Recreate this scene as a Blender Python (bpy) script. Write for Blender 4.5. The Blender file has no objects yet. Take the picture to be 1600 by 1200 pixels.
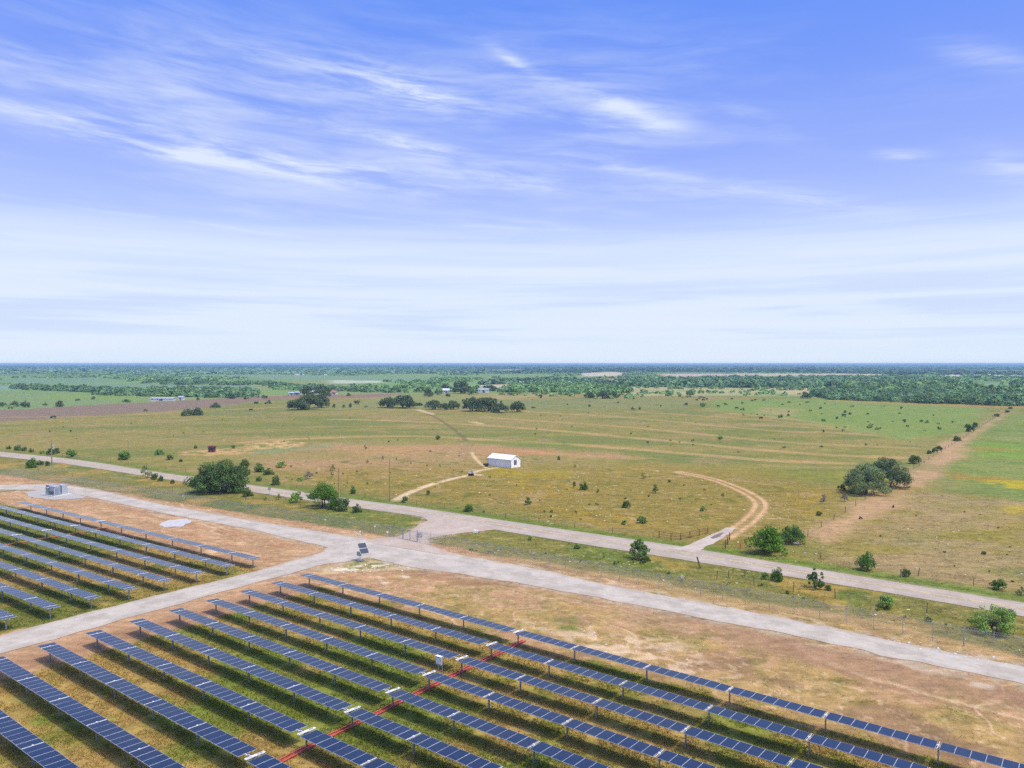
import bpy, bmesh, math, random
import numpy as np
from math import radians, sin, cos, pi
C = bpy.data.collections.new("place"); bpy.context.scene.collection.children.link(C)
scene = bpy.context.scene
RNG = np.random.default_rng(7)
# ------------------------------------------------------------------ camera
FOC, HZ, CAMH, YAW = 1175.45, 568.0, 30.98, -0.651
PITCH = math.atan((600 - HZ) / FOC)
cam = bpy.data.cameras.new("camera"); camo = bpy.data.objects.new("camera", cam); C.objects.link(camo)
camo.location = (0, 0, CAMH); camo.rotation_euler = (pi / 2 - PITCH, 0, 0)
cam.sensor_width = 36.0; cam.lens = FOC / 1600 * 36.0; cam.clip_start = 0.5; cam.clip_end = 60000
scene.camera = camo
# ------------------------------------------------------------------ light
SUN_EL = radians(63); SUN_AZ = math.atan2(0.86, -0.5)      # azimuth from +Y towards +X
sunl = bpy.data.lights.new("sun", 'SUN'); suno = bpy.data.objects.new("sun", sunl); C.objects.link(suno)
sunl.energy = 2.7; sunl.angle = radians(5.0); sunl.color = (1.0, 0.90, 0.72)
suno.rotation_euler = (pi / 2 - SUN_EL, 0, -SUN_AZ + pi)
scene.view_settings.view_transform = 'Standard'; scene.view_settings.look = 'None'
scene.view_settings.exposure = 0.0; scene.view_settings.gamma = 1.0
scene.cycles.use_denoising = False
scene.cycles.max_bounces = 6; scene.cycles.diffuse_bounces = 2; scene.cycles.glossy_bounces = 3
scene.cycles.transparent_max_bounces = 12; scene.cycles.volume_bounces = 0

def un(u, v, z=0.0):
    """point on the level z seen in the photograph at (u, v)"""
    a = (u - 800) / FOC; b = (600 - v) / FOC; c, s = cos(PITCH), sin(PITCH)
    d = (a, c + b * s, -s + b * c); t = (z - CAMH) / d[2]
    return d[0] * t, d[1] * t
def ppm(v): return (v - HZ) / CAMH      # pixels per metre for a thing whose foot is at row v
CY, SY = cos(YAW), sin(YAW)
def rw(X, Y): return X * CY - Y * SY, X * SY + Y * CY      # row axes -> world
def s2l(r, g, b):
    f = lambda c: (c / 255 / 12.92) if c / 255 <= .04045 else ((c / 255 + .055) / 1.055) ** 2.4
    return (f(r), f(g), f(b))
# ------------------------------------------------------------------ node helper
class NT:
    def __init__(s, tree): s.t = tree; s.n = tree.nodes; s.l = tree.links
    def new(s, ty, **kw):
        n = s.n.new(ty)
        for k, v in kw.items(): setattr(n, k, v)
        return n
    def put(s, sock, v):
        if isinstance(v, bpy.types.NodeSocket): s.l.new(v, sock)
        else:
            if hasattr(sock.default_value, '__len__') and not hasattr(v, '__len__'): v = (v,) * len(sock.default_value)
            if hasattr(sock.default_value, '__len__') and len(sock.default_value) == 4 and len(v) == 3: v = (*v, 1)
            sock.default_value = v
    def m(s, op, a, b=0.0, c=0.0, clamp=False):
        n = s.new('ShaderNodeMath', operation=op); n.use_clamp = clamp
        s.put(n.inputs[0], a); s.put(n.inputs[1], b); s.put(n.inputs[2], c); return n.outputs[0]
    def mix(s, f, a, b, bt='MIX'):
        n = s.new('ShaderNodeMix', data_type='RGBA', blend_type=bt)
        s.put(n.inputs[0], f); s.put(n.inputs[6], a); s.put(n.inputs[7], b); return n.outputs[2]
    def ramp(s, f, pts, interp='LINEAR'):
        n = s.new('ShaderNodeValToRGB'); s.put(n.inputs[0], f); cr = n.color_ramp; cr.interpolation = interp
        while len(cr.elements) < len(pts): cr.elements.new(0.5)
        for e, (p, c) in zip(cr.elements, pts): e.position = p; e.color = (*c, 1) if len(c) == 3 else c
        return n.outputs[0]
    def sstep(s, x, a, b):
        n = s.new('ShaderNodeMapRange', interpolation_type='SMOOTHSTEP')
        s.put(n.inputs[0], x); n.inputs[1].default_value = a; n.inputs[2].default_value = b; return n.outputs[0]
    def noise(s, vec, scale, detail=4, rough=.55, dist=0.0):
        n = s.new('ShaderNodeTexNoise'); s.put(n.inputs['Vector'], vec)
        n.inputs['Scale'].default_value = scale; n.inputs['Detail'].default_value = detail
        n.inputs['Roughness'].default_value = rough; n.inputs['Distortion'].default_value = dist; return n.outputs[0]
    def xyz(s, x, y, z=0.0):
        n = s.new('ShaderNodeCombineXYZ'); s.put(n.inputs[0], x); s.put(n.inputs[1], y); s.put(n.inputs[2], z); return n.outputs[0]
# ------------------------------------------------------------------ sky
world = bpy.data.worlds.new("World"); scene.world = world; world.use_nodes = True
def build_sky():
    w = NT(world.node_tree); w.n.clear()
    out = w.new('ShaderNodeOutputWorld'); bg = w.new('ShaderNodeBackground'); w.l.new(bg.outputs[0], out.inputs[0])
    sky = w.new('ShaderNodeTexSky', sky_type='NISHITA'); sky.sun_disc = False
    sky.sun_elevation = SUN_EL; sky.sun_rotation = SUN_AZ; sky.air_density = 1.0; sky.dust_density = 0.6; sky.ozone_density = 2.0
    tc = w.new('ShaderNodeTexCoord'); sp = w.new('ShaderNodeSeparateXYZ'); w.l.new(tc.outputs['Generated'], sp.inputs[0])
    x, y, z = sp.outputs
    az = w.m('ARCTAN2', x, y); el = w.m('ARCSINE', z)
    K = 10.0      # background strength is 0.1
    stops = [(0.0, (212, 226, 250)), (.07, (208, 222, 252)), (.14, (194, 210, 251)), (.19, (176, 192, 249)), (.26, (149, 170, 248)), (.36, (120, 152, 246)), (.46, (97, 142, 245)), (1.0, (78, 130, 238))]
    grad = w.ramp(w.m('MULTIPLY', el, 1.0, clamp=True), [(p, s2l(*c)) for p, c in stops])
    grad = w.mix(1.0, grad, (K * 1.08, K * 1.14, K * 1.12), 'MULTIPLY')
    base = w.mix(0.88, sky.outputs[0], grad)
    # high thin cloud: streaks that lie almost level, drawn out by the wind
    wv = w.xyz(w.m('MULTIPLY', az, 2.2), w.m('MULTIPLY', el, 5.0), 1.7)
    warp = w.noise(wv, 1.6, 3, .5); warp = w.m('SUBTRACT', warp, .5)
    e2 = w.m('ADD', w.m('ADD', el, w.m('MULTIPLY', az, .07)), w.m('MULTIPLY', warp, .022))
    fine = w.noise(w.xyz(w.m('MULTIPLY', az, 5.0), w.m('MULTIPLY', e2, 38.0), 3.1), 1.0, 9, .62, .3)
    fine2 = w.noise(w.xyz(w.m('MULTIPLY', az, 2.4), w.m('MULTIPLY', el, 46.0), 9.1), 1.0, 8, .55, .2)
    broad = w.noise(w.xyz(w.m('MULTIPLY', az, 2.0), w.m('MULTIPLY', e2, 9.0), 5.5), 1.0, 4, .5, .5)
    wisp = w.noise(w.xyz(w.m('MULTIPLY', az, 9.0), w.m('MULTIPLY', e2, 62.0), 2.2), 1.0, 9, .62, .5)
    # upper veil
    veil = w.m('MULTIPLY', w.sstep(w.m('ADD', w.m('MULTIPLY', fine, .55), w.m('MULTIPLY', broad, .6)), .52, .86), .42)
    veil = w.m('MULTIPLY', veil, w.m('SUBTRACT', 1.0, w.m('MULTIPLY', w.sstep(az, .12, .45), w.m('MULTIPLY', w.sstep(el, .17, .26), .75))))
    veil = w.m('MULTIPLY', veil, w.sstep(el, .50, .33))
    # low bank
    low = w.m('MULTIPLY', w.sstep(w.m('ADD', el, w.m('MULTIPLY', w.m('SUBTRACT', fine2, .5), .09)), .19, .14), w.m('ADD', .52, w.m('MULTIPLY', w.sstep(fine2, .35, .68), .42)))
    low = w.m('MULTIPLY', low, .95)
    dens = w.m('MAXIMUM', veil, low)
    dens_gap = w.m('MULTIPLY', w.sstep(fine2, .53, .36), w.m('MULTIPLY', w.sstep(el, .15, .07), w.sstep(el, .015, .05)))
    # named cloud tufts, each at its own bearing (px centre, half length, half height, slope, strength)
    tufts = [(670, 155, 75, 20, -.30, .85), (540, 122, 150, 30, -.03, .45), (1000, 186, 60, 16, -.22, .48), (950, 165, 60, 12, -.32, .35), (870, 150, 80, 26, -.40, .16), (803, 101, 34, 8, -.5, .60), (640, 228, 100, 9, -.14, .85),
             (300, 240, 130, 18, -.12, .42), (480, 264, 190, 18, -.08, .85), (760, 272, 140, 16, -.12, .55), (190, 225, 90, 8, -.10, .5), (960, 262, 80, 8, -.18, .6), (1090, 300, 120, 22, -.1, .38), (1300, 325, 90, 16, -.2, .45),
             (1530, 85, 55, 14, -.35, .32), (1590, 270, 45, 22, -.5, .4), (1412, 243, 34, 7, -.15, .5), (120, 182, 150, 10, -.02, .5), (150, 120, 170, 24, -.05, .22), (30, 300, 420, 2.5, -.10, .35), (730, 352, 260, 3, -.06, .3), (1170, 180, 80, 12, -.5, .15)]
    tot = None
    for (u, v, L, Hh, sl, st) in tufts:
        a0 = math.atan((u - 800) / FOC); e0 = math.atan((HZ - v) / FOC) * math.cos(a0)
        da = w.m('SUBTRACT', az, a0); de = w.m('SUBTRACT', el, e0)
        t = w.m('SUBTRACT', de, w.m('MULTIPLY', da, sl)); t = w.m('ADD', t, w.m('MULTIPLY', warp, .03))
        q = w.m('ADD', w.m('POWER', w.m('MULTIPLY', w.m('ABSOLUTE', da), FOC / L), 2.0), w.m('POWER', w.m('MULTIPLY', w.m('ABSOLUTE', t), FOC / Hh), 2.0))
        g = w.m('MULTIPLY', w.m('EXPONENT', w.m('MULTIPLY', q, -.9)), st)
        tot = g if tot is None else w.m('ADD', tot, g)
    tex = w.m('ADD', w.m('MULTIPLY', w.sstep(wisp, .36, .64), .85), w.m('MULTIPLY', w.sstep(fine, .40, .62), .55))
    tuft = w.m('MULTIPLY', tot, tex)
    for (u, v, L, Hh, sl, st) in [(420, 215, 450, 85, -.05, .32), (1020, 235, 340, 60, -.14, .30), (160, 130, 260, 55, 0, .24), (900, 140, 160, 50, -.3, .16)]:
        a0 = math.atan((u - 800) / FOC); e0 = math.atan((HZ - v) / FOC) * math.cos(a0); da = w.m('SUBTRACT', az, a0); t = w.m('SUBTRACT', w.m('SUBTRACT', el, e0), w.m('MULTIPLY', da, sl))
        q = w.m('ADD', w.m('POWER', w.m('MULTIPLY', w.m('ABSOLUTE', da), FOC / L), 2.0), w.m('POWER', w.m('MULTIPLY', w.m('ABSOLUTE', t), FOC / Hh), 2.0))
        tuft = w.m('ADD', tuft, w.m('MULTIPLY', w.m('EXPONENT', w.m('MULTIPLY', q, -1.0)), w.m('MULTIPLY', w.sstep(broad, .30, .65), w.m('MULTIPLY', w.sstep(fine, .30, .66), st))))
    dens = w.m('ADD', dens, w.m('MULTIPLY', w.m('SUBTRACT', 1.0, dens), w.m('MINIMUM', tuft, .95)), clamp=True)
    dens = w.m('MULTIPLY', dens, .92)
    cl = s2l(230, 240, 255)
    col = w.mix(dens, base, tuple(c * K for c in cl))
    col = w.mix(w.m('MULTIPLY', dens_gap, .36), col, tuple(c * K for c in s2l(188, 203, 247)))
    # bright aureole round the sun, out of frame, added as soft fill light
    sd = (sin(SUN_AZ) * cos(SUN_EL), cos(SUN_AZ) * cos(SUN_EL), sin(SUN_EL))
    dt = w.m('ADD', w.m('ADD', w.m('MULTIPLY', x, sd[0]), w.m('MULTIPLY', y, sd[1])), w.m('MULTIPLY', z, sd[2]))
    fill_glow = w.m('EXPONENT', w.m('MULTIPLY', w.m('SUBTRACT', dt, 1.0), 11.0))
    col = w.mix(1.0, col, w.mix(fill_glow, (0, 0, 0, 1), (4.9 * K, 4.55 * K, 4.0 * K, 1)), 'ADD')
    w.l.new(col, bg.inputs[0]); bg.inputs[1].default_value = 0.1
build_sky()
# ------------------------------------------------------------------ materials
def mat(name, col, rough=.8, metal=0.0, var=0.0, scale=3.0, bump=0.0, spec=.5, attr=None, detail=5, trans=0.0):
    m = bpy.data.materials.new(name); m.use_nodes = True; w = NT(m.node_tree); w.n.clear()
    out = w.new('ShaderNodeOutputMaterial'); b = w.new('ShaderNodeBsdfPrincipled')
    b.inputs['Roughness'].default_value = rough; b.inputs['Metallic'].default_value = metal; b.inputs['Specular IOR Level'].default_value = spec
    tc = w.new('ShaderNodeTexCoord'); geo = w.new('ShaderNodeNewGeometry')
    c = (*col, 1)
    if attr:
        a = w.new('ShaderNodeAttribute', attribute_name=attr); c = w.mix(1.0, col, a.outputs['Color'], 'MULTIPLY')
    if var:
        n = w.noise(tc.outputs['Object'], scale, detail, .6)
        f = w.new('ShaderNodeMapRange'); w.l.new(n, f.inputs[0]); f.inputs[1].default_value = .25; f.inputs[2].default_value = .75; f.inputs[3].default_value = 1 - var; f.inputs[4].default_value = 1 + var
        c = w.mix(1.0, c, f.outputs[0], 'MULTIPLY')
        if bump:
            bp = w.new('ShaderNodeBump'); bp.inputs['Strength'].default_value = bump; w.l.new(n, bp.inputs['Height']); w.l.new(bp.outputs[0], b.inputs['Normal'])
    w.put(b.inputs['Base Color'], c)
    if trans:
        tr = w.new('ShaderNodeBsdfTranslucent'); w.put(tr.inputs[0], c); ms = w.new('ShaderNodeMixShader'); ms.inputs[0].default_value = trans
        w.l.new(b.outputs[0], ms.inputs[1]); w.l.new(tr.outputs[0], ms.inputs[2]); w.l.new(ms.outputs[0], out.inputs[0])
    else: w.l.new(b.outputs[0], out.inputs[0])
    return m
M = {}
M['galv'] = mat('galvanised steel', (.42, .44, .45), .5, .6, .15, 4)
M['darkpost'] = mat('weathered steel', (.13, .13, .13), .7, .3, .2, 4)
M['white_metal'] = mat('white painted metal', (.76, .77, .78), .45, 0, .04, 2)
M['white_wall'] = mat('white ribbed sheet', (.84, .83, .80), .5, 0, .05, 1.5)
M['white_gable'] = mat('white gable sheet', (.84, .85, .86), .5, 0, .05, 1.5)
M['trim'] = mat('dark trim', (.10, .12, .16), .6)
M['glassdark'] = mat('dark window glass', (.03, .05, .09), .12)
M['red'] = mat('red plastic conduit', (.46, .085, .055), .5, 0, .25, 2)
M['redsoil'] = mat('rust red strip', (.42, .15, .07), .8, 0, .35, 1.2)
M['wood'] = mat('weathered wood', (.16, .11, .07), .9, 0, .35, 6)
M['polewood'] = mat('tan pole wood', (.38, .26, .12), .85, 0, .25, 5)
M['greywood'] = mat('grey pole wood', (.25, .22, .18), .85, 0, .25, 5)
M['rust'] = mat('rusty pipe', (.16, .07, .04), .85, 0, .3, 6)
M['cabinet'] = mat('grey cabinet paint', (.36, .40, .43), .5, 0, .06, 2)
M['cabinet_dark'] = mat('slate cabinet paint', (.20, .25, .33), .5, 0, .1, 2)
M['cabinet_teal'] = mat('green grey cabinet paint', (.25, .36, .36), .5, 0, .1, 2)
M['vent'] = mat('dark louvre', (.07, .07, .09), .7)
M['black'] = mat('black rubber', (.02, .02, .022), .7)
M['orange'] = mat('orange marker paint', (.75, .12, .03), .5)
M['barnred'] = mat('dark red boards', (.10, .02, .018), .85, 0, .3, 3)
M['tin'] = mat('tin roof', (.46, .50, .54), .4, .2, .12, 1)
M['farwhite'] = mat('white farm building', (.56, .57, .57), .6)
M['brownwall'] = mat('brown farm wall', (.30, .19, .13), .8)
M['redroof'] = mat('red farm roof', (.42, .14, .10), .7)
M['concrete'] = mat('pale concrete', (.58, .56, .54), .85, 0, .12, 1.2)
M['signgreen'] = mat('road sign back', (.20, .27, .24), .5)
M['hide'] = mat('black hide', (.018, .015, .014), .8)
M['bark'] = mat('bark', (.12, .095, .075), .9, 0, .35, 5)
M['palebark'] = mat('pale bark', (.24, .21, .18), .9, 0, .3, 5)
def leafmat(name, col): return mat(name, col, .75, 0, .22, .7, attr='tone', trans=.22, spec=.2)
L = {'oak': leafmat('dark oak leaves', (.100, .168, .045)), 'bright': leafmat('bright green leaves', (.13, .26, .032)), 'mesq': leafmat('grey green leaves', (.205, .275, .110)),
     'mesqd': leafmat('deep grey green leaves', (.13, .195, .085)), 'green': leafmat('mid green leaves', (.125, .235, .045)), 'olive': leafmat('olive leaves', (.20, .24, .08)),
     'airy': leafmat('light airy leaves', (.26, .42, .085)), 'grey': leafmat('grey twigs', (.28, .25, .20)), 'far': leafmat('distant oak leaves', (.115, .165, .070)), 'fargreen': leafmat('distant green leaves', (.15, .25, .08))}
def panel_glass():
    m = bpy.data.materials.new('blue solar cells'); m.use_nodes = True; w = NT(m.node_tree); w.n.clear()
    out = w.new('ShaderNodeOutputMaterial'); b = w.new('ShaderNodeBsdfPrincipled'); w.l.new(b.outputs[0], out.inputs[0])
    oi = w.new('ShaderNodeObjectInfo'); tc = w.new('ShaderNodeTexCoord')
    sp = w.new('ShaderNodeSeparateXYZ'); w.l.new(tc.outputs['Object'], sp.inputs[0])
    def line(c, pitch, wd):
        q = w.m('ABSOLUTE', w.m('SUBTRACT', w.m('FRACT', w.m('ADD', w.m('DIVIDE', c, pitch), 50.5)), .5))
        return w.m('LESS_THAN', q, wd / pitch)
    g = w.m('MAXIMUM', line(sp.outputs[0], .157, .004), line(sp.outputs[1], .159, .004))
    col = w.ramp(oi.outputs['Random'], [(0, (.009, .020, .042)), (.5, (.007, .018, .047)), (1, (.013, .019, .038))])
    n = w.noise(tc.outputs['Object'], 9, 3); col = w.mix(w.m('MULTIPLY', n, .25), col, (.010, .022, .052, 1))
    col = w.mix(w.m('MULTIPLY', g, .05), col, (.30, .34, .42, 1))
    w.put(b.inputs['Base Color'], col); b.inputs['Roughness'].default_value = .16; b.inputs['IOR'].default_value = 1.5
    return m
M['glass'] = panel_glass()
M['frame'] = mat('aluminium frame', (.46, .49, .54), .45, .1)
def chainlink():
    m = bpy.data.materials.new('chain link wire'); m.use_nodes = True; w = NT(m.node_tree); w.n.clear()
    out = w.new('ShaderNodeOutputMaterial'); b = w.new('ShaderNodeBsdfPrincipled'); t = w.new('ShaderNodeBsdfTransparent'); mx = w.new('ShaderNodeMixShader')
    b.inputs['Base Color'].default_value = (.42, .43, .42, 1); b.inputs['Metallic'].default_value = .3; b.inputs['Roughness'].default_value = .55
    tc = w.new('ShaderNodeTexCoord'); sp = w.new('ShaderNodeSeparateXYZ'); w.l.new(tc.outputs['Object'], sp.inputs[0])
    x, z = sp.outputs[0], sp.outputs[2]
    def dia(a):
        q = w.m('ABSOLUTE', w.m('SUBTRACT', w.m('FRACT', w.m('DIVIDE', w.m('ADD', a, 500.0), .075)), .5)); return w.m('LESS_THAN', q, .062)
    f = w.m('MAXIMUM', dia(w.m('ADD', x, z)), dia(w.m('SUBTRACT', x, z)))
    w.l.new(f, mx.inputs[0]); w.l.new(t.outputs[0], mx.inputs[1]); w.l.new(b.outputs[0], mx.inputs[2]); w.l.new(mx.outputs[0], out.inputs[0])
    return m
M['chain'] = chainlink()
# ------------------------------------------------------------------ object helpers
def tag(o, label=None, cat=None, group=None, kind=None):
    if label: o['label'] = label
    if cat: o['category'] = cat
    if group: o['group'] = group
    if kind: o['kind'] = kind
    return o
def empty(name, loc, rz=0.0, scale=1.0):
    o = bpy.data.objects.new(name, None); C.objects.link(o); o.location = loc; o.rotation_euler = (0, 0, rz); o.scale = (scale,) * 3 if not hasattr(scale, '__len__') else scale
    o.empty_display_size = .5; return o
def npmesh(name, V, F, mats=(), midx=None, tone=None, smooth=False, cname='tone'):
    """V (n,3); F (m,k) all faces of k corners"""
    me = bpy.data.meshes.new(name); V = np.asarray(V, np.float32); F = np.asarray(F, np.int32); k = F.shape[1]
    me.vertices.add(len(V)); me.vertices.foreach_set('co', V.ravel())
    me.loops.add(F.size); me.loops.foreach_set('vertex_index', F.ravel())
    me.polygons.add(len(F)); me.polygons.foreach_set('loop_start', np.arange(len(F), dtype=np.int32) * k)
    if midx is not None: me.polygons.foreach_set('material_index', np.asarray(midx, np.int32))
    me.polygons.foreach_set('use_smooth', np.full(len(F), smooth))
    for m in mats: me.materials.append(m)
    if tone is not None:
        a = me.attributes.new(cname, 'FLOAT_COLOR', 'POINT'); t = np.asarray(tone, np.float32)
        if t.ndim == 1: t = np.stack([t, t, t, np.ones_like(t)], 1)
        a.data.foreach_set('color', t.ravel())
    me.update(calc_edges=True); return me
def link(me, name, parent=None, loc=(0, 0, 0), rz=0.0):
    o = bpy.data.objects.new(name, me); C.objects.link(o); o.location = loc; o.rotation_euler = (0, 0, rz)
    if parent is not None: o.parent = parent
    return o
class MB:
    def __init__(s): s.v = []; s.f = []; s.mi = []
    def box(s, x0, x1, y0, y1, z0, z1, mi=0, rot=None):
        b = len(s.v)
        P = [(x0, y0, z0), (x1, y0, z0), (x1, y1, z0), (x0, y1, z0), (x0, y0, z1), (x1, y0, z1), (x1, y1, z1), (x0, y1, z1)]
        if rot:      # rotate about x axis by angle
            c_, s_ = cos(rot), sin(rot); P = [(x, y * c_ - z * s_, y * s_ + z * c_) for x, y, z in P]
        s.v += P
        for q in ((0, 3, 2, 1), (4, 5, 6, 7), (0, 1, 5, 4), (1, 2, 6, 5), (2, 3, 7, 6), (3, 0, 4, 7)): s.f.append(tuple(b + i for i in q)); s.mi.append(mi)
        return s
    def tube(s, p, q, r0, r1=None, n=8, mi=0, cap=True):
        r1 = r0 if r1 is None else r1; p = np.array(p, float); q = np.array(q, float); d = q - p; d /= max(1e-9, np.linalg.norm(d))
        a = np.array((0, 0, 1.0)) if abs(d[2]) < .9 else np.array((1.0, 0, 0)); u = np.cross(d, a); u /= np.linalg.norm(u); w = np.cross(d, u); b = len(s.v)
        for (c, r) in ((p, r0), (q, r1)):
            for i in range(n): t = 2 * pi * i / n; s.v.append(tuple(c + r * (cos(t) * u + sin(t) * w)))
        for i in range(n): j = (i + 1) % n; s.f.append((b + i, b + j, b + n + j, b + n + i)); s.mi.append(mi)
        if cap: s.f.append(tuple(b + i for i in range(n))[::-1]); s.mi.append(mi); s.f.append(tuple(b + n + i for i in range(n))); s.mi.append(mi)
        return s
    def poly(s, pts, mi=0): b = len(s.v); s.v += [tuple(p) for p in pts]; s.f.append(tuple(range(b, b + len(pts)))); s.mi.append(mi); return s
    def mesh(s, name, mats, smooth=False):
        me = bpy.data.meshes.new(name); me.from_pydata(s.v, [], s.f)
        for m in (mats if isinstance(mats, (list, tuple)) else [mats]): me.materials.append(m)
        me.polygons.foreach_set('material_index', s.mi); me.polygons.foreach_set('use_smooth', [smooth] * len(s.f)); me.update(); return me
    def build(s, name, mats, parent=None, loc=(0, 0, 0), rz=0.0, smooth=False): return link(s.mesh(name, mats, smooth), name, parent, loc, rz)
# ------------------------------------------------------------------ noise
def vnoise(x, y, seed=0):
    xi = np.floor(x).astype(np.int64); yi = np.floor(y).astype(np.int64); fx = x - xi; fy = y - yi
    fx = fx * fx * (3 - 2 * fx); fy = fy * fy * (3 - 2 * fy)
    def h(a, b):
        n = (a * 374761393 + b * 668265263 + seed * 1442695041) & 0xffffffff; n = ((n ^ (n >> 13)) * 1274126177) & 0xffffffff; n ^= n >> 16
        return (n & 0xffff) / 65535.0
    return (h(xi, yi) * (1 - fx) + h(xi + 1, yi) * fx) * (1 - fy) + (h(xi, yi + 1) * (1 - fx) + h(xi + 1, yi + 1) * fx) * fy
def fbm(x, y, s, seed=0, o=4, g=.5):
    t = 0; a = 1; n = 0; x = x / s; y = y / s
    for i in range(o): t = t + a * vnoise(x + 17.3 * i, y - 9.1 * i, seed + i); n += a; a *= g; x = x * 2.03; y = y * 2.03
    return t / n
def ss(x, a, b): t = np.clip((x - a) / (b - a), 0, 1); return t * t * (3 - 2 * t)
def px(pts): return np.array([un(*p) for p in pts])
def poly_sd(P, x, y):
    """signed distance to polygon, positive inside"""
    d = np.full(x.shape, 1e18); ins = np.zeros(x.shape, bool); n = len(P)
    for i in range(n):
        ax, ay = P[i]; bx, by = P[(i + 1) % n]; ex, ey = bx - ax, by - ay
        t = np.clip(((x - ax) * ex + (y - ay) * ey) / (ex * ex + ey * ey + 1e-12), 0, 1)
        d = np.minimum(d, (x - ax - t * ex) ** 2 + (y - ay - t * ey) ** 2)
        if ay != by: ins ^= ((ay > y) != (by > y)) & (x < (bx - ax) * (y - ay) / (by - ay) + ax)
    return np.where(ins, 1, -1) * np.sqrt(d)
def line_d(P, x, y):
    d = np.full(x.shape, 1e18)
    for i in range(len(P) - 1):
        ax, ay = P[i]; bx, by = P[i + 1]; ex, ey = bx - ax, by - ay
        t = np.clip(((x - ax) * ex + (y - ay) * ey) / (ex * ex + ey * ey + 1e-12), 0, 1)
        d = np.minimum(d, (x - ax - t * ex) ** 2 + (y - ay - t * ey) ** 2)
    return np.sqrt(d)
def smooth_line(P, n=8):
    """Catmull-Rom through the points"""
    P = np.asarray(P, float); Q = np.vstack([2 * P[0] - P[1], P, 2 * P[-1] - P[-2]]); out = []
    for i in range(1, len(Q) - 2):
        for t in np.linspace(0, 1, n, endpoint=False):
            a, b, c, d = Q[i - 1], Q[i], Q[i + 1], Q[i + 2]
            out.append(.5 * ((2 * b) + (c - a) * t + (2 * a - 5 * b + 4 * c - d) * t * t + (3 * b - a - 3 * c + d) * t ** 3))
    out.append(P[-1]); return np.array(out)
# ------------------------------------------------------------------ roads (traced edges, metres)
ROAD_U = [(-330, 665), (-150, 690), (0, 706), (100, 716), (160, 724), (225, 735), (292, 744.5), (400, 759.5), (475, 769.5), (540, 779), (650, 793), (800, 815.5), (925, 834), (1060, 853.5), (1200, 877), (1375, 906), (1600, 942.5), (1850, 983)]
ROAD_L = [(-330, 671), (-150, 697), (0, 713.5), (100, 724.5), (160, 733.5), (225, 744), (292, 754), (400, 770), (475, 781), (540, 791), (650, 806.5), (800, 832.5), (925, 853), (1060, 874), (1200, 896), (1387, 926.5), (1600, 964), (1850, 1008)]
GRAV_U = [(-330, 741), (-150, 755), (0, 758), (60, 757), (110, 759), (155, 766), (250, 788), (400, 814.5), (500, 831), (575, 843), (640, 853), (700, 863.5), (837, 889), (950, 914), (1200, 961), (1450, 1012), (1600, 1041), (1850, 1092)]
GRAV_L = [(-330, 747), (-150, 761), (0, 765), (60, 766), (110, 770), (137, 776), (250, 801), (400, 829), (500, 853), (575, 872), (640, 886), (700, 894), (837, 916), (975, 942), (1200, 985), (1425, 1034), (1600, 1070), (1850, 1124)]
CROSS_U = [(540, 840), (500, 864), (470, 872.5), (400, 893), (200, 941), (0, 994), (-250, 1062)]
CROSS_L = [(600, 868), (548, 876), (500, 884), (400, 911), (200, 966), (0, 1023), (-250, 1095)]
GATE_A = [(560, 846), (585, 842), (622, 838.5), (645, 829), (655, 820), (668, 813), (650, 803)]
GATE_B = [(722, 872), (700, 862), (672, 853), (668, 842), (700, 836), (752, 830), (790, 826)]
DRIVE_A = [(1040, 856), (1062, 855.5), (1078, 851), (1092, 845), (1106, 838), (1122, 832), (1136, 825)]
DRIVE_B = [(1092, 866), (1094, 861), (1108, 853), (1122, 846), (1132, 839), (1142, 832), (1150, 826)]
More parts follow.
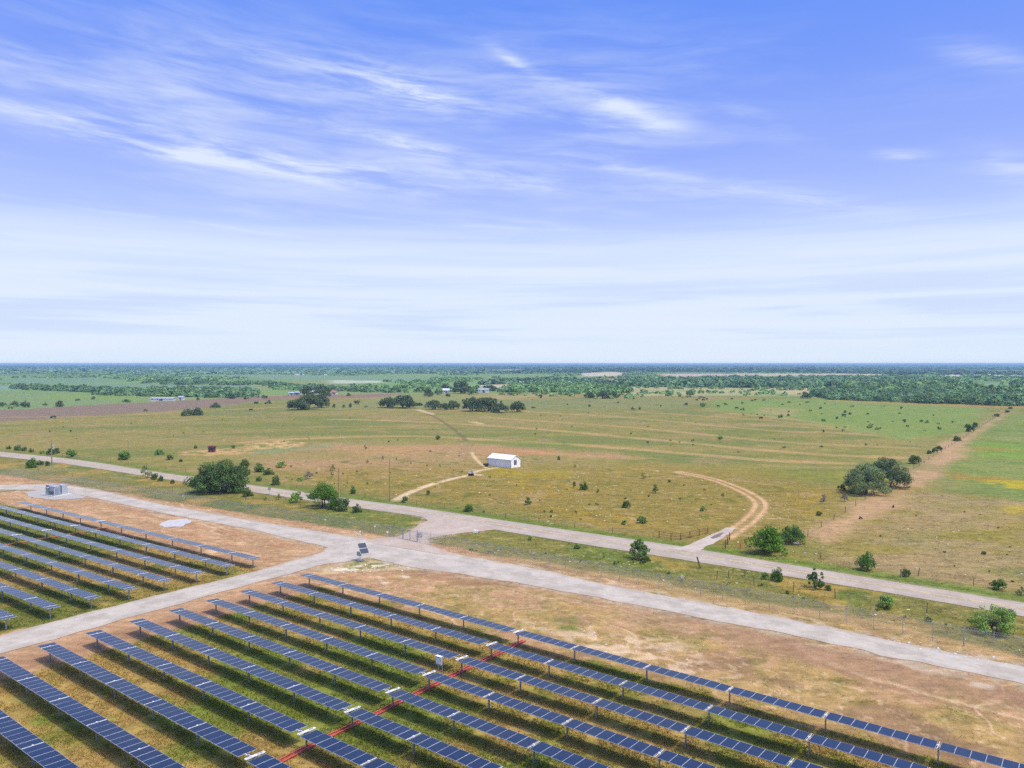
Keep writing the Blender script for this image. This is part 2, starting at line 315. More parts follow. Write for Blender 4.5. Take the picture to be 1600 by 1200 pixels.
# ------------------------------------------------------------------ ground
def resamp(P, n):
    P = np.asarray(P, float); d = np.r_[0, np.cumsum(np.hypot(*np.diff(P, axis=0).T))]; t = np.linspace(0, d[-1], n)
    return np.stack([np.interp(t, d, P[:, 0]), np.interp(t, d, P[:, 1])], 1)
def colour_ground(x, y):
    """albedo of the soil, grass and crops at world x, y"""
    n = len(x); r = np.hypot(x, y)
    A = np.asarray
    wx = (fbm(x, y, 14, 5) - .5); wy = (fbm(x, y, 14, 6) - .5)
    wamp = np.minimum(r / 25, 14); qx = x + wx * wamp; qy = y + wy * wamp
    nb = fbm(x, y, 60, 1); nm = fbm(x, y, 16, 2); nf = fbm(x, y, 3.2, 3, 4, .6); nn = fbm(x, y, 1.1, 4, 3)
    nbig = fbm(x, y * .6, 420, 8)
    col = np.empty((n, 3)); gr = np.ones(n)
    def mix(mask, c, g=None):
        m = np.clip(mask, 0, 1)[:, None]; col[:] = col * (1 - m) + A(c) * m
        if g is not None: gr[:] = gr * (1 - m[:, 0]) + g * m[:, 0]
    # distant country
    col[:] = (.135, .225, .090)
    mix(ss(nbig, .45, .62), (.18, .29, .11)); mix(ss(fbm(x, y * .7, 160, 9), .55, .72) * .6, (.26, .27, .14))
    mix(ss(r, 1500, 5000) * .8, (.095, .165, .070))
    def P(pts, soft, c, k=1.0, g=None, tex=None):
        m = ss(poly_sd(px(pts), qx, qy), -soft, soft) * k
        if tex is not None: m = m * tex
        mix(m, c, g)
    # pasture in the middle distance
    past = [(-500, 720), (-120, 666), (0, 655), (130, 650), (280, 641), (380, 631), (450, 623), (560, 621), (640, 617), (790, 614), (960, 616), (1250, 620), (1330, 626), (1450, 631), (1700, 634), (2200, 660), (2200, 1100), (1600, 1000), (700, 850), (-600, 730)]
    P(past, 6, (.245, .228, .082))
    inp = ss(poly_sd(px(past), x, y), -5, 5)
    st = fbm(x + y * .25, y * 3.2 - x * .5, 55, 21, 4)      # long streaks in the grass
    mix(inp * ss(st, .45, .66) * .75, (.155, .190, .066)); mix(inp * ss(st, .52, .36) * .5, (.30, .25, .12))
    mix(inp * ss(nm, .55, .75) * .55, (.33, .25, .14)); mix(inp * ss(nf, .56, .72) * .35, (.12, .16, .05))
    # left: sage, light green, ploughed
    P([(-400, 604), (0, 602), (200, 600.5), (390, 602.5), (395, 606), (330, 609), (240, 612), (100, 607), (0, 610), (-400, 616)], 9, (.18, .27, .20), .95)
    P([(-300, 616), (0, 611), (100, 612), (235, 620), (232, 628), (130, 633), (0, 640), (-300, 654)], 5, (.19, .27, .13), .9)
    P([(60, 617), (150, 616), (230, 621), (228, 627), (140, 624), (70, 623)], 4, (.20, .29, .09), .7)
    P([(-400, 668), (0, 641), (130, 633.5), (260, 627), (400, 620), (470, 617.5), (620, 615), (650, 617), (560, 622), (450, 622.5), (380, 630), (280, 641), (0, 658.5), (-400, 694)], 2.0, (.225, .172, .145), .95)
    P([(300, 629), (450, 618), (620, 615.5), (640, 618), (500, 622), (420, 624)], 3, (.27, .17, .13), .6)
    P([(620, 616), (760, 613), (800, 620), (780, 628), (640, 631), (560, 630)], 5, (.23, .26, .11), .8)
    P([(700, 620), (830, 613), (880, 614), (800, 624)], 3, (.40, .34, .17), .7, tex=ss(nm, .35, .6))
    P([(640, 614), (790, 612), (840, 613), (990, 621), (960, 626), (800, 625)], 4, (.33, .28, .15), .6, tex=ss(nm, .4, .6))
    P([(450, 632), (620, 626), (1000, 622), (1100, 625), (1060, 640), (840, 640), (600, 640), (440, 640)], 8, (.20, .235, .105), .6)
    # pale scrub
    P([(940, 606), (1090, 603.5), (1330, 606), (1315, 613), (1255, 618), (1000, 619), (950, 612)], 8, (.44, .40, .24), .8, tex=.55 + .45 * ss(fbm(x, y, 25, 30), .4, .55))
    P([(1210, 606), (1340, 605.5), (1320, 611), (1230, 616)], 8, (.50, .42, .28), .7)
    # striped field : bare terrace lines, measured line by line
    stripes = [([(520, 655), (570, 656), (650, 659), (800, 667.5), (1000, 685), (1200, 704), (1325, 712), (1400, 715)], 4.2, .62), ([(760, 652), (825, 657), (975, 667), (1200, 689), (1350, 697), (1425, 700)], 3.8, .50),
               ([(790, 640), (850, 645), (975, 652), (1200, 672.5), (1300, 675.5), (1425, 685)], 4.5, .42), ([(380, 692), (437, 687), (575, 682), (675, 682), (800, 690), (900, 695), (1000, 702.5), (1200, 719), (1325, 724)], 4.0, .58),
               ([(980, 643), (1050, 647), (1200, 657), (1300, 667), (1380, 674)], 4.5, .38), ([(1140, 646), (1200, 651), (1275, 660), (1375, 672), (1450, 682)], 4.5, .55), ([(1180, 664), (1300, 670), (1440, 684)], 3.5, .4), ([(1200, 728), (1325, 731), (1420, 731)], 3, .3), ([(820, 706), (900, 712), (1000, 716)], 4, .45),
               ([(0, 652), (180, 650), (300, 643), (440, 636)], 5, .35), ([(560, 641), (700, 641), (860, 644)], 5, .45), ([(0, 668), (240, 660), (440, 646)], 3.0, .25), ([(0, 680), (160, 676), (420, 668), (640, 666)], 3, .2)]
    for pts, wd, k in stripes:
        d = line_d(smooth_line(px(pts), 5), x + wx * 3, y + wy * 3); mix(ss(d, wd * 1.25, wd * .45) * min(1, k * 1.15) * (.7 + .3 * ss(nm, .3, .55)), (.46, .325, .17), .5)
        mix(ss(line_d(smooth_line(px(pts), 4), x + wx * 3, y + wy * 3 + wd * 1.9), wd * 1.1, wd * .4) * k * .35, (.13, .17, .06))
    # pinkish grazed ground round the shed
    P([(400, 715), (470, 695), (600, 688), (760, 692), (860, 704), (1000, 712), (960, 720), (800, 712), (760, 730), (640, 745), (520, 742), (410, 735)], 7, (.40, .27, .165), .85, tex=.35 + .65 * ss(st, .34, .56))
    P([(540, 700), (640, 690), (680, 700), (660, 715), (560, 712)], 5, (.46, .29, .17), .5); P([(750, 702), (860, 703), (850, 712), (760, 712)], 3, (.48, .26, .15), .5)
    P([(430, 740), (540, 742), (560, 752), (500, 758), (440, 753)], 3, (.50, .36, .23), .6, tex=ss(nf, .4, .6))
    P([(285, 705), (330, 702), (395, 698), (400, 708), (340, 714), (290, 712)], 2.5, (.56, .38, .22), .75, tex=ss(nf, .35, .55))
    P([(385, 694), (425, 689), (465, 692), (455, 699), (400, 702)], 2, (.60, .43, .25), .8, tex=ss(nf, .35, .5))
    P([(380, 703), (440, 700), (500, 694), (520, 697), (450, 707), (390, 710)], 2, (.20, .28, .15), .6)
    P([(500, 690), (640, 687), (700, 690), (680, 695), (560, 696)], 3, (.17, .22, .07), .5); P([(700, 690), (800, 688), (900, 696), (1000, 705), (880, 700)], 3, (.15, .21, .06), .6)
    P([(860, 710), (1000, 722), (1200, 730), (1450, 745), (1420, 760), (1200, 748), (950, 730)], 6, (.24, .245, .05), .65, tex=ss(nb, .35, .6) * .6 + .4)
    P([(420, 738), (560, 728), (780, 728), (1000, 726), (1200, 738), (1330, 770), (1290, 850), (1160, 866), (1060, 850), (900, 824), (700, 792), (500, 762)], 14, (.265, .208, .068), .8)
    P([(790, 750), (900, 760), (880, 775), (800, 775)], 4, (.33, .235, .05), .7, tex=ss(nf, .35, .6)); P([(850, 790), (960, 800), (1040, 830), (930, 820)], 4, (.34, .24, .05), .6, tex=ss(nf, .35, .6))
    P([(1230, 775), (1290, 760), (1300, 790), (1240, 810)], 3, (.30, .22, .04), .55, tex=ss(nf, .35, .6)); P([(750, 722), (800, 735), (900, 738), (880, 748), (760, 745)], 3, (.32, .27, .04), .5)
    # bare scabs and thin soil through the near pasture
    near = [(400, 730), (700, 700), (1290, 760), (1310, 870), (1160, 850), (900, 822), (640, 782)]
    P(near, 5, (.42, .31, .19), .5, tex=ss(fbm(x, y * 1.6, 6, 40, 4, .6), .60, .74)); P(near, 5, (.60, .51, .38), .55, tex=ss(fbm(x, y * 1.5, 2.2, 41, 3), .77, .84))
    P(near, 5, (.10, .14, .035), .6, tex=ss(fbm(x, y, 3.5, 42, 3), .66, .76))
    # right of the diagonal fence
    P([(1470, 700), (1520, 680), (1550, 660), (1600, 640), (1900, 640), (1900, 800), (1600, 790), (1500, 765), (1462, 740)], 12, (.180, .245, .082), .9, tex=.72 + .28 * ss(st, .35, .6))
    P([(1470, 700), (1520, 680), (1550, 660), (1600, 640), (1900, 640), (1900, 800), (1600, 790), (1500, 765), (1462, 740)], 9, (.24, .27, .10), .7, tex=ss(fbm(x, y * 2.5, 30, 170, 4), .50, .66)); P([(1500, 730), (1540, 662), (1600, 645), (1900, 645), (1900, 780), (1600, 770)], 9, (.12, .20, .045), .6, tex=ss(fbm(x, y * 2, 16, 171, 4), .54, .68))
    P([(1540, 690), (1600, 695), (1700, 690), (1690, 715), (1600, 720), (1500, 712)], 5, (.17, .30, .06), .6); P([(1520, 697), (1590, 702), (1580, 706), (1510, 703)], 2, (.30, .22, .08), .6)
    P([(1470, 737), (1530, 742), (1600, 750), (1590, 755), (1480, 748)], 2.5, (.33, .20, .06), .65, tex=ss(nf, .3, .55)); P([(1540, 750), (1620, 752), (1640, 768), (1560, 762)], 2, (.44, .36, .035), .85, tex=ss(nf, .3, .5)); P([(1565, 790), (1620, 788), (1630, 802), (1575, 801)], 2, (.42, .35, .035), .8, tex=ss(nf, .3, .5))
    P([(1320, 800), (1450, 765), (1700, 800), (1900, 900), (1900, 1010), (1600, 935), (1300, 880), (1280, 850)], 4, (.36, .275, .165), .75, tex=.45 + .55 * ss(fbm(x, y * 2.2, 20, 44), .40, .56))
    P([(1320, 800), (1450, 765), (1700, 800), (1900, 900), (1600, 930), (1300, 875)], 4, (.25, .22, .06), .65, tex=ss(fbm(x, y * 1.8, 14, 45), .54, .66))
    P([(1262, 832), (1296, 806), (1330, 782), (1372, 762), (1420, 732), (1450, 708), (1480, 690), (1515, 671), (1545, 655), (1570, 642), (1584, 639), (1560, 655), (1532, 676), (1520, 690), (1480, 722), (1462, 750), (1420, 778), (1350, 806), (1290, 850)], 2.6, (.44, .30, .19), .85, .3, tex=.6 + .4 * ss(nm, .35, .55))
    P([(1110, 625), (1300, 622), (1480, 633), (1545, 640), (1500, 675), (1420, 690), (1340, 672), (1240, 655), (1110, 640)], 8, (.185, .275, .085), .8)
    P([(1280, 622), (1460, 629), (1620, 634), (1620, 638), (1500, 636), (1300, 627)], 5, (.36, .25, .12), .6); P([(1190, 636), (1250, 640), (1240, 650), (1180, 646)], 4, (.38, .30, .17), .6)
    # track of the tractor and the footpath across the field
    d = line_d(smooth_line(px([(648, 638), (680, 652), (705, 668), (722, 682), (728, 688)]), 5), x, y); mix(ss(d, 1.4, .5) * .65, (.13, .11, .06), .6)
    d = line_d(px([(652, 640), (676, 647)]), x, y); mix(ss(d, 3, 1) * .8, (.60, .46, .32), .4)
    d = line_d(px([(736, 659), (752, 662)]), x, y); mix(ss(d, 3, 1) * .7, (.60, .46, .32), .4)
    d = line_d(smooth_line(px([(612, 784), (622, 780), (640, 770), (672, 758), (700, 750), (735, 742), (752, 742)]), 6), x + wx, y + wy); mix(ss(d, 1.5, .5) * .9 * ss(nf, .28, .42), (.66, .52, .38), .2)
    d = line_d(smooth_line(px([(735, 741), (750, 735), (775, 731)]), 5), x, y); mix(ss(d, 1.2, .4) * .8, (.62, .50, .34), .2)
    d = line_d(smooth_line(px([(738, 706), (743, 716), (750, 724), (758, 731)]), 5), x + wx, y); mix(ss(d, .9, .3) * .75, (.60, .48, .32), .2)
    # double rut of the curving farm track
    TR = smooth_line(px([(1062, 738), (1110, 748), (1150, 762), (1180, 778), (1188, 792), (1172, 812), (1150, 828), (1132, 840)]), 8)
    dt = line_d(TR, x, y); mix(ss(line_d(smooth_line(px([(985, 732), (1010, 735), (1062, 738)]), 6), x + wx, y + wy), 1.6, .4) * .45 * ss(nf, .35, .55), (.48, .34, .21), .2); mix(ss(dt, 2.6, 1.6) * .40, (.42, .30, .17), .3); mix(ss(dt, 1.75, 1.35) * ss(dt, .40, .75) * (.55 + .45 * ss(nf, .3, .5)) , (.53, .36, .22), .1)
    # verges of the paved road
    RC = px([((a[0] + b[0]) / 2, (a[1] + b[1]) / 2) for a, b in zip(ROAD_U, ROAD_L)]); dr = line_d(RC, x, y)
    mix(ss(dr, 10, 5) * (.55 + .4 * ss(nm, .35, .6)), (.125, .190, .045), 1.0); mix(ss(dr, 5, 3.6) * .5, (.34, .30, .20), .3)
    # strip between paved road and solar site
    sitep = px([(-700, 790), (0, 742), (112, 758), (287, 787), (400, 804.5), (610, 839), (652, 848), (1000, 912), (1506, 1009), (1900, 1084), (2600, 1600), (300, 3600), (-3500, 3600)])
    roadp = px([(-700, 640), (0, 712), (160, 732), (400, 769), (800, 831), (1200, 895), (1600, 963), (1900, 1014)] )
    strip = ss(poly_sd(np.vstack([roadp, px([(1900, 1084), (1506, 1009), (1000, 912), (652, 848), (610, 839), (400, 804.5), (287, 787), (112, 758), (0, 742), (-700, 790)])]), x, y), -1, 1)
    mix(strip, (.195, .190, .065), 1.0); mix(strip * ss(nm, .44, .62) * .7, (.110, .165, .040)); mix(strip * ss(fbm(x, y, 8, 50), .55, .70) * .75, (.37, .27, .10)); mix(strip * ss(nn, .62, .8) * .5, (.42, .33, .18))
    P([(0, 722), (120, 735), (300, 765), (280, 780), (100, 752), (0, 744)], 3, (.33, .28, .17), .45, tex=ss(nm, .4, .6))
    site = ss(poly_sd(sitep, x + wx * 2, y + wy * 2), -1.0, 1.0)
    # inside the site: bare orange soil with tufts, straw and damp patches
    mix(site, (.440, .300, .190), .35); mix(site * ss(nb, .42, .60) * .55, (.36, .235, .145), .4)
    rX = x * CY + y * SY; rY = -x * SY + y * CY
    gside = ss(rX, -90, -70)      # right hand strip is grassier than the raw left hand one
    mix(site * gside * ss(fbm(x, y, 9, 51, 4, .6), .40, .56) * .85, (.385, .285, .135), .8); mix(site * gside * ss(fbm(x, y, 4, 59, 4, .6), .56, .68) * .5, (.24, .225, .09), .9); mix(site * gside * ss(nf, .60, .72) * .35, (.20, .19, .07), .9)
    mix(site * gside * ss(fbm(x, y, 2.5, 52, 3), .64, .72) * .6, (.16, .15, .05), .9)
    mix(site * gside * ss(fbm(x, y, 7, 53, 3), .60, .74) * .65, (.25, .155, .105), .2)
    mix(site * ss(fbm(rX * .35, rY, 2.4, 54, 4, .6), .52, .68) * .45 * (1 - gside * .6), (.58, .41, .27), .1)      # wheel scuffs
    mix(site * (1 - gside) * ss(fbm(rX * .25, rY, 1.6, 57, 4, .6), .54, .64) * .5, (.36, .205, .120), .1)
    for sx_, sy_, sd_, lo_ in ((.16, 1.0, 150, .010), (.10, .7, 152, .012), (.5, .8, 154, .006)):
        tn = fbm(rX * sx_ + wx * 2, rY * sy_ + wy * 2, 6, sd_, 2); tr_ = ss(np.abs(tn - .5), lo_ * 1.8, lo_ * .5) * ss(fbm(x, y, 14, sd_ + 1, 2), .40, .55); mix(site * tr_ * .55, (.30, .185, .115), .1)
        tr2 = ss(np.abs(tn - .5 - lo_ * 2.6), lo_ * 1.5, lo_ * .4) * ss(fbm(x, y, 14, sd_ + 1, 2), .40, .55); mix(site * tr2 * .55, (.62, .46, .33), .1)
    mix(site * ss(fbm(x, y, .7, 160, 3, .7), .60, .72) * .38, (.27, .175, .11), .3); mix(site * ss(fbm(x, y, .8, 163, 3, .7), .62, .74) * .38, (.64, .50, .36), .1)
    P([(790, 965), (860, 985), (930, 980), (1060, 1000), (1110, 1050), (1060, 1060), (1000, 1030), (900, 1010)], 1.5, (.60, .47, .35), .75, .1, tex=ss(fbm(x, y, 2.8, 55, 4, .6), .44, .58))
    P([(860, 965), (900, 962), (915, 985), (870, 985)], .8, (.17, .20, .07), .8, 1, tex=ss(nn, .3, .6)); P([(640, 895), (760, 895), (900, 920), (700, 915)], 1.5, (.30, .17, .11), .5, .2)
    P([(800, 915), (1000, 945), (1200, 990), (1420, 1040), (1600, 1078), (1700, 1120), (1500, 1090), (1200, 1020), (900, 950)], 1.5, (.30, .195, .130), .75, .2, tex=.4 + .6 * ss(nm, .35, .55))
    P([(760, 872), (900, 893), (1100, 930), (1300, 970), (1600, 1032), (1600, 1024), (1300, 958), (1000, 905), (800, 872)], 1.2, (.50, .34, .17), .8, .3); P([(1300, 960), (1600, 1022), (1800, 1065), (1800, 1055), (1500, 1000)], 1, (.19, .19, .08), .7, 1)
    P([(690, 856), (760, 862), (1000, 905), (1100, 925), (1080, 915), (900, 880), (720, 850)], 1, (.24, .22, .09), .7, 1)
    P([(1510, 1062), (1545, 1068), (1540, 1076), (1505, 1070)], .5, (.60, .53, .45), .6, .1); P([(1380, 1034), (1440, 1038), (1500, 1058), (1440, 1052)], .5, (.55, .46, .38), .5, .1)
    P([(500, 884), (548, 876), (600, 869), (640, 884), (650, 892), (560, 893), (500, 896)], .6, (.48, .38, .25), .9, .3); P([(530, 882), (575, 871), (612, 879), (635, 885), (590, 890), (540, 892)], .5, (.19, .22, .07), .8, 1, tex=ss(nn, .35, .55)); P([(505, 890), (560, 884), (600, 880), (610, 884), (550, 892)], .4, (.72, .67, .60), .85, .1, tex=ss(fbm(x, y, 1.3, 60, 3), .5, .6))
    P([(590, 905), (620, 892), (648, 893), (640, 905), (600, 915)], .5, (.68, .60, .50), .6, .1, tex=ss(fbm(rX * .4, rY, 1.2, 61, 3), .48, .6)); P([(440, 828), (520, 840), (610, 842), (560, 846), (470, 838)], .8, (.62, .56, .48), .6, .1, tex=ss(nf, .45, .6))
    P([(660, 850), (720, 858), (760, 868), (720, 864), (670, 858)], .6, (.50, .31, .20), .7, .1); P([(-200, 770), (-20, 765), (28, 764), (26, 768), (-30, 771)], .6, (.19, .20, .09), .8, 1)
    for A_, B_, rg in ((GRAV_U, GRAV_L, (.40, .35, .28)), (CROSS_U, CROSS_L, (.40, .35, .28)), (GATE_A, GATE_B, (.42, .35, .28))):
        dd = -poly_sd(np.vstack([px(A_), px(B_)[::-1]]), x, y); mix(ss(dd, 2.4, .0) * (dd > -1.5) * ss(fbm(x, y, .9, 190, 4, .65), .42, .58) * .8, rg, .1)
    # grass inside the panel blocks
    def block(x0, x1, top, k):
        e = np.minimum(np.minimum(rX - x0, x1 - rX), top - rY); m = ss(e + (nf - .5) * 4, -.8, 1.2) * k
        mix(m, (.375, .280, .125), 1.0)
        g1 = ss(fbm(rX * .6, rY, 9, 70, 4), .50, .66); mix(m * g1 * .80, (.145, .215, .048), 1.0)
        band = ss(np.abs(((66.0 - rY + 40 * 4.707) % 4.707) - 2.35), 1.15, 2.0)      # thicker, darker green growth in the strip below each row
        mix(m * band * .42, (.145, .205, .050), 1.0); mix(m * ss(nf, .56, .70) * .5, (.15, .20, .035), 1.0); mix(m * ss(fbm(x, y, 5, 71), .60, .74) * .55, (.42, .30, .15), .8)
    block(-84, 4, 66.2, 1.0)
    rYl = rY - .037 * (rX + 98.5)
    m = ss(np.minimum(-95.5 - rX, 66.6 - rYl) + (nf - .5) * 3, -.8, 1.2); mix(m, (.34, .265, .12), 1.0); mix(m * ss(fbm(rX * .6, rY, 9, 72, 4) + (rX < -125) * .12, .38, .54) * .85, (.115, .160, .038), 1.0); mix(m * ss(fbm(x, y, 5, 73), .62, .76) * .5, (.40, .27, .12), .8)
    m = ss(np.minimum(rX + 98, -84 - rX) + (nf - .5) * 2, -.6, .6) * (rY < 66); mix(m * .85, (.43, .285, .185), .3); mix(m * ss(np.abs(rX + 87), 3, 1) * .6, (.31, .19, .12), .2)
    col *= (1 + (nn - .5)[:, None] * .16); sv = (gr * .5)[:, None]; lum = col.mean(1)[:, None]; col = lum + (col - lum) * (1.10 + sv * .3); col *= np.array([1.04, .99, .84]) * (.90 - .12 * gr[:, None]); return np.clip(col, .01, .85), gr
def field_far(x, y, col):
    for pts, c in FAR_FIELDS:
        m = ss(poly_sd(px(pts), x, y), -15, 15)[:, None]; col[:] = col * (1 - m) + np.asarray(c) * m
FAR_FIELDS = [([(722, 580), (790, 577), (860, 578), (800, 582), (730, 582)], (.40, .36, .22)), ([(855, 577.5), (885, 577), (885, 580), (858, 580)], (.62, .52, .40)), ([(905, 583), (960, 580.5), (985, 583), (960, 588), (910, 588)], (.46, .40, .26)),
              ([(850, 591), (1000, 591.5), (990, 598), (880, 597)], (.33, .17, .12)), ([(1030, 583.5), (1200, 584), (1230, 586.5), (1130, 588), (1110, 591), (1040, 589)], (.42, .33, .24)), ([(1150, 583.5), (1380, 584.5), (1380, 587.5), (1200, 587)], (.42, .37, .22)),
              ([(1475, 584.5), (1505, 586), (1502, 591), (1478, 589)], (.48, .38, .27)), ([(1545, 585.5), (1640, 586.5), (1640, 589), (1550, 588)], (.48, .42, .28)), ([(740, 602), (800, 600), (820, 603), (800, 608), (745, 606)], (.40, .34, .20)),
              ([(860, 603), (760, 604), (820, 599), (860, 599)], (.42, .38, .24)), ([(610, 577.3), (640, 576.9), (640, 577.9), (612, 578.2)], (.40, .38, .24)), ([(515, 594), (600, 593), (600, 598), (520, 599)], (.40, .42, .28)),
              ([(1510, 600), (1570, 598), (1590, 604), (1585, 614), (1530, 612)], (.16, .26, .09)), ([(300, 586), (420, 585), (560, 588), (700, 590), (640, 596), (400, 592)], (.15, .23, .11)), ([(0, 592), (150, 590), (220, 595), (100, 600), (0, 600)], (.13, .22, .10)),
              ([(900, 607), (930, 605.5), (990, 605), (985, 608)], (.55, .48, .34)), ([(0, 604), (60, 603), (60, 609), (0, 609)], (.17, .27, .19))]
def build_ground():
    fine = np.arange(-41, 41.01, .085); coarse = np.r_[np.arange(-180, -41, 3.0), ]; th = np.radians(np.r_[coarse, fine, -coarse[::-1]])
    r = [3.0]
    while r[-1] < 24000: r.append(r[-1] + max(.26, r[-1] ** 2 / 36700 * 1.05, 0 if r[-1] > 45 else 6))
    r = np.array(r)
    T, R = np.meshgrid(th, r); X = (R * np.sin(T)).ravel(); Y = (R * np.cos(T)).ravel(); rr = R.ravel()
    col, gr = colour_ground(X, Y); field_far(X, Y, col)
    # the land lies level here and rolls a little far away
    z = ss(rr, 5000, 11000) * (fbm(X, Y * .6, 5200, 90, 3) - .42) * 7
    nr, nt = len(r), len(th); idx = np.arange(nr * nt).reshape(nr, nt)
    F = np.stack([idx[:-1, :-1], idx[:-1, 1:], idx[1:, 1:], idx[1:, :-1]], -1).reshape(-1, 4)[:, ::-1]
    V = np.stack([X, Y, z], 1); V = np.vstack([V, [[0, 0, 0]]])
    att = np.vstack([np.c_[col, gr], [[.2, .2, .1, 1]]])
    me = npmesh('ground', V, F, [ground_material()], tone=att, smooth=True, cname='soil')
    o = link(me, 'ground'); tag(o, kind='structure'); return o
def ground_material():
    m = bpy.data.materials.new('soil and grass'); m.use_nodes = True; w = NT(m.node_tree); w.n.clear()
    out = w.new('ShaderNodeOutputMaterial'); b = w.new('ShaderNodeBsdfPrincipled'); w.l.new(b.outputs[0], out.inputs[0])
    a = w.new('ShaderNodeAttribute', attribute_name='soil'); tc = w.new('ShaderNodeTexCoord'); P = tc.outputs['Object']
    n1 = w.noise(P, .9, 6, .65); n2 = w.noise(P, 4.5, 4, .6); n3 = w.noise(P, .22, 5, .6)
    gr = a.outputs['Alpha']
    f = w.m('ADD', w.m('MULTIPLY', w.m('SUBTRACT', n1, .5), 1.9), w.m('MULTIPLY', w.m('SUBTRACT', n2, .5), 1.1))
    f = w.m('ADD', f, w.m('MULTIPLY', w.m('SUBTRACT', n3, .5), .7))
    k = w.m('ADD', 1.0, w.m('MULTIPLY', f, w.m('ADD', .42, w.m('MULTIPLY', gr, .30))))
    k = w.m('MAXIMUM', k, .3)
    mp = w.new('ShaderNodeMapping'); mp.inputs['Scale'].default_value = (.35, 1.25, 1); mp.inputs['Rotation'].default_value = (0, 0, .12); w.l.new(P, mp.inputs[0])
    n4 = w.noise(mp.outputs[0], .55, 7, .68); n5 = w.noise(P, 13, 3, .6)
    k = w.m('MULTIPLY', k, w.m('ADD', .05, w.m('ADD', w.m('MULTIPLY', n4, 1.25), w.m('MULTIPLY', n5, .65))))
    c = w.mix(1.0, a.outputs['Color'], k, 'MULTIPLY')
    # dry stems and tufts change the hue a little
    hue = w.m('MULTIPLY', w.sstep(w.noise(P, 1.7, 5, .6), .50, .68), w.m('MULTIPLY', gr, .30)); c = w.mix(hue, c, (.40, .30, .13, 1))
    tuft = w.m('MULTIPLY', w.sstep(w.noise(P, 1.3, 5, .7), .58, .68), w.m('MULTIPLY', gr, .30)); c = w.mix(tuft, c, (.05, .075, .02, 1))
    w.l.new(c, b.inputs['Base Color']); b.inputs['Roughness'].default_value = .95; b.inputs['Specular IOR Level'].default_value = .15
    bp = w.new('ShaderNodeBump'); bp.inputs['Strength'].default_value = .55; bp.inputs['Distance'].default_value = .25
    w.l.new(w.m('ADD', n1, w.m('MULTIPLY', n2, .5)), bp.inputs['Height']); w.l.new(bp.outputs[0], b.inputs['Normal'])
    return m
build_ground()
def strip_road(name, A, B, z, m, jit=.25, step=1.2, nx=5):
    A = px(A); B = px(B); Ls = np.hypot(*np.diff(A, axis=0).T).sum(); n = int(min(700, Ls / step)) + 2
    # pair the edges by traced point so bends stay paired
    t = np.linspace(0, len(A) - 1, n); i = np.minimum(t.astype(int), len(A) - 2); f = (t - i)[:, None]
    a = A[i] * (1 - f) + A[i + 1] * f; b = B[i] * (1 - f) + B[i + 1] * f
    d = b - a; ln = np.hypot(*d.T)[:, None]; d = d / ln
    na = (fbm(a[:, 0], a[:, 1], 2.2, 80, 3) - .5)[:, None] * 2 * jit; nb2 = (fbm(b[:, 0], b[:, 1], 2.2, 81, 3) - .5)[:, None] * 2 * jit
    a = a + d * na; b = b + d * nb2
    V = []
    for j in range(nx): s = j / (nx - 1); q = a * (1 - s) + b * s; V.append(np.c_[q, np.full(n, z + .05 * (1 - (2 * s - 1) ** 2))])
    V = np.stack(V, 1).reshape(-1, 3); idx = np.arange(n * nx).reshape(n, nx)
    F = np.stack([idx[:-1, :-1], idx[1:, :-1], idx[1:, 1:], idx[:-1, 1:]], -1).reshape(-1, 4)
    c = V[F[0]]; nz = np.cross(c[1] - c[0], c[2] - c[0])[2]
    if nz < 0: F = F[:, ::-1]
    at = np.zeros((n, nx, 4)); at[..., 0] = np.linspace(0, 1, nx)[None]; at[..., 1] = (np.arange(n) * step)[:, None] / 100; at[..., 3] = 1
    o = link(npmesh(name, V, F, [m], tone=at.reshape(-1, 4), smooth=True, cname='across'), name); tag(o, kind='structure'); return o, a, b
def road_mat(name, c1, c2, dirt, tracks=.12):
    m = bpy.data.materials.new(name); m.use_nodes = True; w = NT(m.node_tree); w.n.clear()
    out = w.new('ShaderNodeOutputMaterial'); b = w.new('ShaderNodeBsdfPrincipled'); w.l.new(b.outputs[0], out.inputs[0])
    tc = w.new('ShaderNodeTexCoord'); P = tc.outputs['Object']; a = w.new('ShaderNodeAttribute', attribute_name='across'); sp = w.new('ShaderNodeSeparateColor'); w.l.new(a.outputs['Color'], sp.inputs[0])
    u = sp.outputs[0]; n1 = w.noise(P, .25, 6, .6); n2 = w.noise(P, 6, 3, .6); n3 = w.noise(P, 1.1, 5, .6)
    c = w.mix(w.sstep(n1, .42, .58), c1, c2); c = w.mix(1.0, c, w.m('ADD', .55, w.m('MULTIPLY', w.m('ADD', n2, n3), .45)), 'MULTIPLY')
    q = w.m('ABSOLUTE', w.m('SUBTRACT', w.m('ABSOLUTE', w.m('SUBTRACT', w.m('ADD', u, w.m('MULTIPLY', w.m('SUBTRACT', n1, .5), .04)), .5)), .25)); tr = w.sstep(q, .10, .03)
    c = w.mix(w.m('MULTIPLY', tr, tracks), c, (.54, .485, .40, 1) if tracks > 0 else c1)
    e = w.sstep(w.m('ADD', w.m('ABSOLUTE', w.m('SUBTRACT', u, .5)), w.m('MULTIPLY', w.m('SUBTRACT', n3, .5), .14)), .40, .51); c = w.mix(w.m('MULTIPLY', e, .6), c, dirt)
    w.l.new(c, b.inputs['Base Color']); b.inputs['Roughness'].default_value = .9; b.inputs['Specular IOR Level'].default_value = .25
    bp = w.new('ShaderNodeBump'); bp.inputs['Strength'].default_value = .25; bp.inputs['Distance'].default_value = .05; w.l.new(n2, bp.inputs['Height']); w.l.new(bp.outputs[0], b.inputs['Normal'])
    return m
GM = road_mat('crushed gravel', (.375, .330, .262, 1), (.455, .405, .325, 1), (.40, .295, .20, 1), .22)
